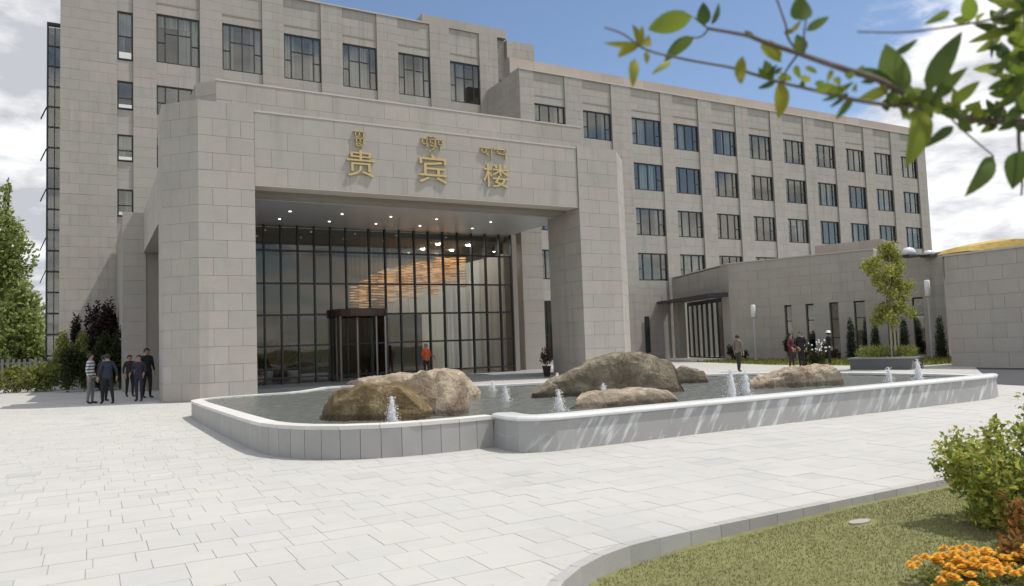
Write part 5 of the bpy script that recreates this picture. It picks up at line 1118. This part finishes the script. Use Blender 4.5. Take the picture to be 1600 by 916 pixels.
# hedges and shrubs at the left
def blob(n, sx, sy, sz, r, base=.5, spread=1.0):
    return [((r.uniform(-sx, sx) * spread, r.uniform(-sy, sy) * spread, sz * r.uniform(.25, .8)), (sx * base * r.uniform(.6, 1.0), sy * base * r.uniform(.6, 1), sz * .38 * r.uniform(.7, 1.1))) for _ in range(n)]
plant('hedge', (-3.4, 45.5, 0), 'low yellow-green hedge by the paving at the far left', 'hedge', blob(16, 1.6, .8, 1.5, random.Random(1)), 6500, .16, .09, L_HEDGE, 41, foliage_name='foliage', group=None)
plant('shrub', (-1.1, 46.0, 0), 'rounded mid-green shrub left of the dark-leaved shrub', 'shrub', blob(14, .85, .8, 2.9, random.Random(2)), 6000, .18, .10, L_HEDGE, 42, foliage_name='foliage', group='shrubs at the left of the portico')
plant('shrub', (0.55, 46.4, 0), 'tall dark shrub with purple-brown leaves against the wall', 'shrub', blob(18, .75, .7, 4.4, random.Random(3), .55), 8000, .18, .10, L_DARK, 43, foliage_name='foliage', group='shrubs at the left of the portico')
plant('shrub', (-0.45, 48.2, 0), 'thin purple-brown shrub rising left behind the others', 'shrub', blob(9, .5, .4, 4.2, random.Random(13), .42), 2200, .18, .10, L_DARK, 53, foliage_name='foliage', group='shrubs at the left of the portico')
plant('shrub', (1.25, 42.5, 0), 'dark olive shrub right behind the standing people', 'shrub', blob(20, .85, .6, 3.1, random.Random(4)), 6000, .16, .09, L_OLIVE, 44, foliage_name='foliage', group='shrubs at the left of the portico')
plant('shrub', (0.0, 42.4, 0), 'low dark shrub filling the corner behind the striped shirt', 'shrub', blob(18, 1.0, .6, 2.2, random.Random(5)), 5000, .15, .09, L_OLIVE, 45, foliage_name='foliage', group='shrubs at the left of the portico')
# potted plant by the right pillar
pp = plant('potted_plant', (18.3, 29.6, 0), 'small brown-leaved potted plant against the right pillar', 'potted plant', [((0, 0, 1.0), (.3, .3, .35)), ((-.12, 0, .8), (.22, .2, .25)), ((.12, .1, .75), (.2, .2, .2))], 420, .14, .06, L_BROWN, 46, foliage_name='foliage', r0=.03)
MB().lathe([(.13, 0), (.20, .45), (.22, .45), (.21, .5), (.16, .5), (.15, .42)], 14).build('pot', mat('dark_pot', (.06, .055, .05), .5, rnd=False), pp, True)
# plants added behind the lobby glass to stand for dark reflected trees
ip = plant('indoor_plant', (5.6, 36.3, .12), 'leftmost dark leafy plant standing inside the lobby glass', 'indoor plant', [((0, 0, 1.5), (.5, .5, .55)), ((-.3, .1, 1.1), (.35, .35, .4)), ((.3, 0, 1.2), (.35, .35, .4))], 900, .22, .09, L_OLIVE, 47, foliage_name='foliage', r0=.04, group='plants inside the lobby')
MB().lathe([(.22, 0), (.30, .5), (.30, .56), (.24, .56), (.22, .48)], 14).build('pot', mat('pale_pot', (.5, .48, .45), .5, rnd=False), ip, True)
for (x, yv, lab) in ((7.2, 36.6, 'dark leafy stand-in for reflected trees, middle of the three inside the lobby'), (8.3, 36.2, 'dark leafy stand-in for reflected trees just left of the revolving door')):
    o = copy_tree(ip); o.location = (x, yv, .12); o.rotation_euler.z = x; o['label'] = lab
# conifers along the low building
cl_ = [((37.14, 27.58), 2.33, 'slim dark conifer standing leftmost of the row at the low wall'), ((37.56, 26.39), 2.05, 'slim conifer half hidden behind the pale tree trunk'), ((38.05, 25.02), 2.2, 'slim dark conifer right of the pale tree'), ((38.55, 23.35), 2.2, 'slim dark conifer in the corner by the blank wall')]
for i, ((x, yv), h, lab) in enumerate(cl_):
    cl = [((0, 0, h * t), (.36 * (1 - t) ** .6 + .05, .36 * (1 - t) ** .6 + .05, .26)) for t in [j / 12 for j in range(12)]]
    plant('conifer_tree', (x, yv, 0), lab, 'tree', cl, 2600, .12, .035, L_CON, 60 + i, droop=-.6, shell=.5, group='slim conifers along the low building', r0=.04)
# bush row at the low wall
for i, (x, yv, h, m_, lab) in enumerate(((35.6, 30.2, 1.3, L_OLIVE, 'dark low bush at the low wall left of the slit windows'), (36.4, 28.4, 1.0, L_BROWN, 'brownish low bush at the low wall under the slit windows'), (34.6, 33.6, .9, L_OLIVE, 'small bush beside the glass entrance'))):
    plant('bush', (x, yv, 0), lab, 'bush', blob(8, .45, .45, h, random.Random(70 + i)), 1500, .13, .07, m_, 70 + i, foliage_name='foliage', group='bushes at the low wall')
plant('bush', (29.6, 23.9, 0), 'small bush with pale blossoms between the people beyond the pool', 'bush', blob(8, .4, .4, 1.1, random.Random(77)), 1400, .12, .06, L_OLIVE, 77, foliage_name='foliage', group='bushes beyond the pool')
k = MB(); rr = random.Random(5)
for i in range(26):
    c = Vector((29.6 + rr.gauss(0, .28), 23.9 + rr.gauss(0, .28), rr.uniform(.7, 1.25))); n0 = len(k.v)
    k.v += [tuple(c - Vector((29.6, 23.9, 0)) + v * .045) for v in icv]; k.f += [tuple(n0 + q for q in f) for f in icf]; k.m += [0] * len(icf)
k.build('blossoms', WHITE, bpy.data.objects.get('bush.003'))
# planter with the pale tree
pl = tag(empty('planter', (28.1, 19.2, 0)), 'long dark stone planter under the pale tree beyond the pool', 'planter')
k = MB(); ca, sa = math.cos(R(-73)), math.sin(R(-73))
k.obox((-.75, 1.25), (ca, sa), 2.35, 1.5, 0, .43); k.build('box', mat('dark_granite', (.11, .11, .11), .6, noise=[(20, .2, 3)], rnd=False), pl)
k = MB(); k.obox((-.80, 1.30), (ca, sa), 2.45, 1.6, .43, .49); k.build('rim', mat('mid_granite', (.25, .25, .24), .6, noise=[(20, .2, 3)], rnd=False), pl)
plant('planter_grass', (28.3, 19.2, .49), 'tufts of olive grass and low plants filling the planter', 'plants', [((a * .35 - .1, 1.0 - a * 1.05 + 1 - .9, .12), (.4, .4, .32)) for a in (0, .5, 1, 1.5)], 1500, .22, .03, L_HEDGE, 81, foliage_name='foliage', droop=-.9)
r = random.Random(9); cl = []
for i in range(44):
    t = r.uniform(.0, 1); a = r.uniform(0, 6.28); q = r.uniform(.1, 1.3) * (1.05 - abs(t - .6) * 1.0)
    cl.append(((q * math.cos(a), q * math.sin(a), 1.3 + t * 3.3), (.34, .34, .36)))
tr = plant('pale_tree', (28.4, 19.1, .4), 'slender tree with airy yellow-green leaves in the planter', 'tree', cl, 6500, .13, .07, L_PALE, 82, trunk=[(0, 0, 0), (.03, 0, 1.2), (-.02, .03, 2.3), (.05, 0, 4.2)], shell=.2, r0=.045, tm=mat('pale_bark', (.34, .30, .22), .9, noise=[(9, .2, 3)], rnd=False))
k = MB()
for dx, dy in ((.16, -.05), (-.14, .06), (.05, .15)): k.tube([(dx, dy, 0), (dx * 1.2, dy, 1.4), (dx * 2.4, dy * 2, 2.9)], [.03, .025, .012], 6)
k.build('side_stem', MATS['pale_bark'], tr)

# bush and flowers in the foreground lawn
cl = blob(30, .42, .42, .84, random.Random(6), .42, 1.0) + [((-.36, .1, .62), (.12, .12, .26)), ((-.06, .1, .84), (.11, .11, .2)), ((.42, 0, 1.02), (.16, .16, .22)), ((.12, -.05, .86), (.15, .15, .16)), ((.55, -.1, 1.06), (.22, .2, .25))]
plant('leafy_bush', (6.66, 3.50, -.17), 'big glossy yellow-green bush on the lawn at the right edge', 'bush', cl, 8200, .062, .032, L_BUSH, 91, foliage_name='foliage', shell=.35, r0=.02)
cl = blob(14, .42, .24, .46, random.Random(7), .5)
plant('reddish_plant', (6.0, 3.0, -.14), 'reddish-leaved low plant between the bush and the orange flowers', 'plant', cl, 1500, .07, .032, L_RED, 92, foliage_name='foliage', shell=.2, r0=.01)
cl = blob(10, .4, .3, .30, random.Random(17), .5)
MARI = mat('marigold_petal', (0.75, 0.33, 0.02), .7, var=.12, hue=[(0, (0.72, 0.32, 0.016)), (.5, (0.86, 0.48, 0.035)), (1, (0.90, 0.66, 0.12))], trans=.25)
bl = MB(); rr = random.Random(12)
for ring, (n, rad, zz_, ln) in enumerate(((14, .004, .0, .026), (12, .003, .006, .022), (10, .002, .011, .017), (7, .001, .015, .012))):
    for i in range(n):
        a = 6.283 * (i + rr.random() * .6) / n; d = Vector((math.cos(a), math.sin(a), .15 + ring * .35)); leaf_face(bl, Vector((rad * math.cos(a), rad * math.sin(a), zz_)), d, Vector((0, 0, 1)), ln, ln * .75)
blossom = bl.mesh('blossom', MARI)
fl = [(4.70, 3.34, 'leftmost clump of orange marigolds on the lawn'), (4.90, 3.30, 'second clump of orange marigolds from the left'), (5.10, 3.40, 'orange marigold clump farthest back on the lawn'), (4.86, 3.08, 'orange marigolds at the bottom edge, left of the others there'), (5.12, 3.04, 'orange marigolds at the bottom edge under the reddish plant'), (5.38, 2.98, 'dense orange marigolds right of the reddish plant, at the bottom edge'), (5.62, 2.93, 'orange marigolds second from the right corner'), (5.86, 2.86, 'orange marigolds in the bottom right corner'), (5.45, 3.22, 'orange marigolds half under the reddish plant'), (4.62, 3.16, 'lone marigold clump at the lower left of the flower bed'), (5.30, 3.36, 'marigolds between the lawn and the reddish plant'), (5.62, 3.12, 'marigolds in front of the reddish plant, in the middle'), (5.80, 3.20, 'marigolds at the foot of the big bush'), (5.00, 3.20, 'marigolds in the middle of the left half of the bed')]
for i, (x, yv, lab) in enumerate(fl):
    h = rr.uniform(.16, .24)
    x += .16; yv -= .22
    o = plant('marigold', (x, yv, -.14), lab, 'flower', [((0, 0, h * .55), (.11, .11, h * .4))], 170, .045, .016, L_HEDGE, 100 + i, foliage_name='foliage', group='orange marigolds in the foreground', r0=.006, shell=.2)
    for j in range(14):
        a = rr.uniform(0, 6.28); q = .17 * math.sqrt(rr.random()); s_ = rr.uniform(.9, 1.5)
        b = link('blossom', blossom, o, (q * math.cos(a), q * math.sin(a), h + rr.uniform(-.03, .03) - q * .3), a, (s_, s_, s_))

# foreground branch
LB = [leafmat('fresh_leaf', [(0.15, 0.22, 0.03), (0.24, 0.29, 0.045), (0.31, 0.34, 0.06)], .45, .6), leafmat('dark_leaf', [(0.06, 0.10, 0.026), (0.095, 0.145, 0.034), (0.13, 0.18, 0.042)], .40, .6), leafmat('yellow_leaf', [(0.20, 0.21, 0.02), (0.28, 0.27, 0.03), (0.26, 0.28, 0.04)], .5, .6)]
tx, ty = 2.08, 0.86
ot = tag(empty('leafy_tree', (tx, ty, -.1)), 'near tree whose leafy branches hang into the top right corner', 'tree')
to = Vector((tx, ty, -.1))
k = MB(); k.tube([(0, 0, 0), (.01, 0, 1.2), (0, .01, 2.1), (.03, 0, 3.2)], [.05, .042, .035, .02], 10); k.build('trunk', BARK, ot, True)
for i, (pts, r0, r1) in enumerate(BR):
    P = [Vector(p) - to for p in pts]
    if i in (0, 2):
        P = [Vector((0, 0, P[0].z - .12))] + P
    P = catmull(P, 4)
    k = MB(); k.tube(P, [r0 + (r1 - r0) * q / (len(P) - 1) for q in range(len(P))], 6); k.build('branch', BARK, ot, True)
k = MB(); k.tube(catmull([Vector(p) - to for p in STEM], 3), [.002 + .004 * q / (3 * (len(STEM) - 1)) for q in range(3 * (len(STEM) - 1) + 1)], 6); k.build('branch', BARK, ot, True)
rl = random.Random(33)
for (b, t, w, c) in LV:
    b, t = Vector(b), Vector(t); d = t - b; L_ = d.length; d.normalize()
    view = ((b + t) / 2 - Vector((0, 0, CAMH))).normalized()
    s_ = d.cross(view).normalized(); tw = rl.uniform(-.5, .5); nrm = s_.cross(d); s2 = (s_ * math.cos(tw) + nrm * math.sin(tw)).normalized(); n2 = s2.cross(d)
    sag = rl.uniform(.04, .16) * L_ * rl.choice([-1, 1]); k = MB(); ns = 7
    for i in range(ns + 1):
        u = i / ns; pw = math.sin(math.pi * min(1, u ** .8)) ** .8 * (1 - .25 * u) * w * .56 + (.0008 if i < ns else 0.0002)
        c0 = b + d * (u * L_) + n2 * (sag * math.sin(math.pi * u)) - to
        lift = n2 * pw * .35
        k.v += [tuple(c0 + s2 * pw + lift), tuple(c0), tuple(c0 - s2 * pw + lift)]
    for i in range(ns):
        a = i * 3; k.f += [(a, a + 1, a + 4, a + 3), (a + 1, a + 2, a + 5, a + 4)]; k.m += [0, 0]
    k.build('leaf', LB[c], ot, True)

# ------------------------------------------------------------------ people
SKIN = mat('skin', (0.36, 0.22, 0.15), .6, rnd=False)
HAIR = mat('black_hair', (0.012, 0.011, 0.010), .6, rnd=False)
SHOE = mat('dark_shoe', (0.02, 0.018, 0.016), .5, rnd=False)
def cloth(name, c, **kw): return mat(name, c, .85, noise=[(9, .15, 3)], rnd=False, **kw)
def stripes(m, c2):
    t = m.node_tree; bs = t.nodes['Principled BSDF']; l = t.links.new; src = bs.inputs['Base Color'].links[0].from_socket
    tcn = N(t, 'ShaderNodeTexCoord'); s_ = N(t, 'ShaderNodeSeparateXYZ'); l(tcn.outputs['Object'], s_.inputs[0])
    q = M('GREATER_THAN', M('FRACT', M('MULTIPLY', s_.outputs[2], 9.0, t=t), t=t), .55, t=t)
    x = N(t, 'ShaderNodeMix', data_type='RGBA'); l(q, x.inputs['Factor']); l(src, x.inputs['A']); x.inputs['B'].default_value = (*c2, 1); l(x.outputs['Result'], bs.inputs['Base Color'])
def person(loc, face, label, top, legs, h=1.74, stride=.12, arms=((.10, .02), (.10, -.02)), lean=0.0, hair=HAIR, long_hair=False, hat=None, group=None, elbow=.0, coat=.90):
    """one continuous skinned body: joints laid out facing -Y, radii per joint; clothes by zone"""
    s = h / 1.74; V, E, RA = [], [], []
    def v(p, r, par=None):
        V.append((p[0] * s, p[1] * s, p[2] * s)); RA.append(r * s); i = len(V) - 1
        if par is not None: E.append((par, i))
        return i
    pel = v((0, 0, .95), .135); sp1 = v((0, -.005 - lean * .3, 1.10), .125, pel); ch = v((0, -.01 - lean * .7, 1.30), .150, sp1); up = v((0, -lean * .9, 1.42), .110, ch)
    nk = v((0, -.005 - lean, 1.49), .052, up); hd = v((0, -.02 - lean, 1.575), .078, nk); h2 = v((0, -.012 - lean, 1.645), .092, hd); v((0, -.005 - lean, 1.70), .06, h2)
    nose = v((0, -.115 - lean, 1.605), .012, h2)
    for sd_ in (-1, 1): v((sd_ * .088, .0 - lean, 1.615), .016, h2)
    hands = []
    for sd_, (ax, ay) in zip((-1, 1), arms):
        sh = v((sd_ * .165, -lean * .9, 1.405), .070, up); el = v((sd_ * (.20 + ax * .4), .02 + ay * .6 - lean * .6, 1.14), .048, sh)
        wr = v((sd_ * (.20 + ax * .5), -.05 + ay * 1.2 - elbow - lean * .5, .92 + elbow * .7), .034, el); pm = v((sd_ * (.20 + ax * .52), -.075 + ay * 1.3 - elbow * 1.2 - lean * .5, .85 + elbow * .7), .036, wr); hands.append(V[pm])
        x, yv, z = V[pm][0] / s, V[pm][1] / s, V[pm][2] / s
        for q, (dy, ln) in enumerate(((-.030, .055), (-.010, .068), (.010, .072), (.028, .058))):
            f1 = v((x, yv + dy, z - .045), .0100, pm); f2 = v((x - sd_ * .008, yv + dy * 1.1 - .006, z - .045 - ln * .6), .0090, f1); v((x - sd_ * .02, yv + dy * 1.1 - .012, z - .045 - ln), .0080, f2)
        th1 = v((x - sd_ * .012, yv - .045, z + .005), .0115, pm); v((x - sd_ * .02, yv - .065, z - .03), .0095, th1)
    for sd_ in (-1, 1):
        st = stride * sd_
        hp = v((sd_ * .09, 0, .90), .105, pel); kn = v((sd_ * .10, -st * .55 - .02, .50), .068, hp); an = v((sd_ * .10, -st + .02, .09), .046, kn); hl = v((sd_ * .10, -st - .01, .045), .044, an); v((sd_ * .115, -st - .16, .032), .034, hl)
    me = bpy.data.meshes.new('person'); me.from_pydata(V, E, []); o = bpy.data.objects.new('person', me); COL.objects.link(o)
    sk = o.modifiers.new('skin', 'SKIN'); sk.use_smooth_shade = True
    for i, rr_ in enumerate(RA): me.skin_vertices[0].data[i].radius = (rr_ * (1.25 if i in (pel, sp1, ch, up) else 1.0), rr_ * (.85 if i in (pel, sp1, ch, up) else 1.0)); me.skin_vertices[0].data[i].use_root = (i == 0)
    ss = o.modifiers.new('sub', 'SUBSURF'); ss.levels = 1; ss.render_levels = 1
    dg = bpy.context.evaluated_depsgraph_get(); dg.update()
    nm = bpy.data.meshes.new_from_object(o.evaluated_get(dg)); o.modifiers.clear(); o.data = nm; bpy.data.meshes.remove(me)
    nm.materials.clear()
    for m_ in (SKIN, top, legs, SHOE): nm.materials.append(m_)
    for p in nm.polygons:
        c = p.center / s; hnd = min((Vector(c) - Vector(q) / s).length for q in hands); p.use_smooth = True
        if c.z > 1.475 or hnd < .115: p.material_index = 0
        elif c.z > coat or abs(c.x) > .185: p.material_index = 1
        elif c.z > .10: p.material_index = 2
        else: p.material_index = 3
    k = MB(); cz = (1.63) * s; cy_ = (-.004 - lean) * s
    for i in range(9):
        for j in range(16):
            ph = (i / 8) * math.pi * (.58 if math.sin(2 * math.pi * j / 16) < -.2 else .70); a = 2 * math.pi * j / 16
            zlow = (-.10 if long_hair else 0)
            rr_ = .104 * s * (1.0 if math.sin(a) > -.35 else .97)
            z_ = cz + .105 * s * math.cos(ph)
            if math.sin(a) < -.45 and i > 4: z_ = max(z_, cz + .035 * s)
            k.v.append((rr_ * math.sin(ph) * math.cos(a), cy_ + rr_ * math.sin(ph) * math.sin(a) * 1.08 + .008, z_ + (zlow * s if i == 8 and math.sin(a) > -.2 else 0)))
    for i in range(8):
        for j in range(16): k.f.append((i * 16 + j, i * 16 + (j + 1) % 16, (i + 1) * 16 + (j + 1) % 16, (i + 1) * 16 + j)); k.m.append(0)
    k.build('hair', hair, o, True)
    for sd_ in (-1, 1):
        k = MB(); c = Vector((sd_ * .034 * s, (-.098 - lean) * s, 1.632 * s)); k.v = [tuple(c + q * .011 * s) for q in icv]; k.f = [tuple(f) for f in icf]; k.m = [0] * len(icf); k.build('eye', HAIR, o)
    k = MB(); k.box(-.022 * s, .022 * s, (-.102 - lean) * s, (-.088 - lean) * s, 1.562 * s, 1.568 * s); k.build('mouth', mat('lip', (.25, .11, .09), .6, rnd=False) if 'lip' not in MATS else MATS['lip'], o)
    if hat:
        k = MB(); k.lathe([(.18 * s, 1.665 * s), (.185 * s, 1.675 * s), (.115 * s, 1.68 * s), (.105 * s, 1.76 * s), (.07 * s, 1.785 * s), (.01, 1.788 * s)], 18, (0, cy_, 0)); k.build('hat', hat, o, True)
    o.location = loc; o.rotation_euler = (0, 0, face)
    tag(o, label, 'person', group)
    return o
NAVY = cloth('navy_cloth', (.025, .032, .055)); BLACK = cloth('black_cloth', (.014, .014, .016)); GREYT = cloth('grey_trousers', (.17, .17, .165)); STR = cloth('striped_cloth', (.62, .63, .62)); stripes(STR, (.10, .12, .14))
DKB = cloth('dark_brown_cloth', (.035, .022, .020)); MAR = cloth('maroon_cloth', (.085, .012, .028)); ORA = cloth('orange_cloth', (.62, .10, .02)); TAUPE = cloth('taupe_cloth', (.17, .13, .11)); GREEN = cloth('dark_green_cloth', (.035, .04, .022)); PURP = cloth('dark_violet_cloth', (.032, .026, .045))
GP = 'people standing in the shade left of the portico'
person((-.02, 30.47, 0), R(70), 'person in a white and grey striped shirt and grey trousers, leftmost of the group', STR, GREYT, 1.78, .04, group=GP)
person((.50, 29.77, 0), R(200), 'person in a navy jacket and black trousers walking beside the striped shirt', NAVY, BLACK, 1.74, .20, arms=((.2, .05), (.15, -.06)), group=GP)
person((.42, 31.6, 0), R(150), 'person in black half hidden between the striped shirt and the navy jacket', BLACK, BLACK, 1.70, .05, group=GP)
person((1.35, 33.9, 0), R(20), 'person in dark brown standing farthest back in the shade', DKB, BLACK, 1.68, .06, group=GP)
person((1.50, 30.2, 0), R(-20), 'person in a long dark violet coat in front of the tall figure', PURP, PURP, 1.66, .05, elbow=.18, group=GP, coat=.55)
person((1.86, 32.1, 0), R(30), 'tallest person in dark clothes next to the left pillar', BLACK, BLACK, 1.92, .05, group=GP)
person((13.6, 32.6, .10), R(10), 'person in an orange jacket before the lobby glass, behind the boulders', ORA, DKB, 1.62, .04, elbow=.25, hair=mat('grey_hair', (.20, .20, .19), .8, rnd=False), group=None)
GB = 'people beyond the pool'
person((24.64, 23.94, 0), R(100), 'person in a taupe top and dark green trousers behind the tallest jets', TAUPE, GREEN, 1.62, .12, group=GB)
person((26.7, 22.85, 0), R(20), 'person in a maroon jacket by the far rim of the pool', MAR, DKB, 1.62, .05, arms=((.35, 0), (.35, 0)), elbow=.15, group=GB, coat=.72)
person((28.6, 23.9, 0), R(-60), 'person in black right of the maroon jacket', BLACK, BLACK, 1.66, .08, group=GB)
person((31.3, 24.5, 0), R(60), 'person in dark clothes with a white brimmed hat', BLACK, NAVY, 1.62, .08, hat=WHITE, group=GB)
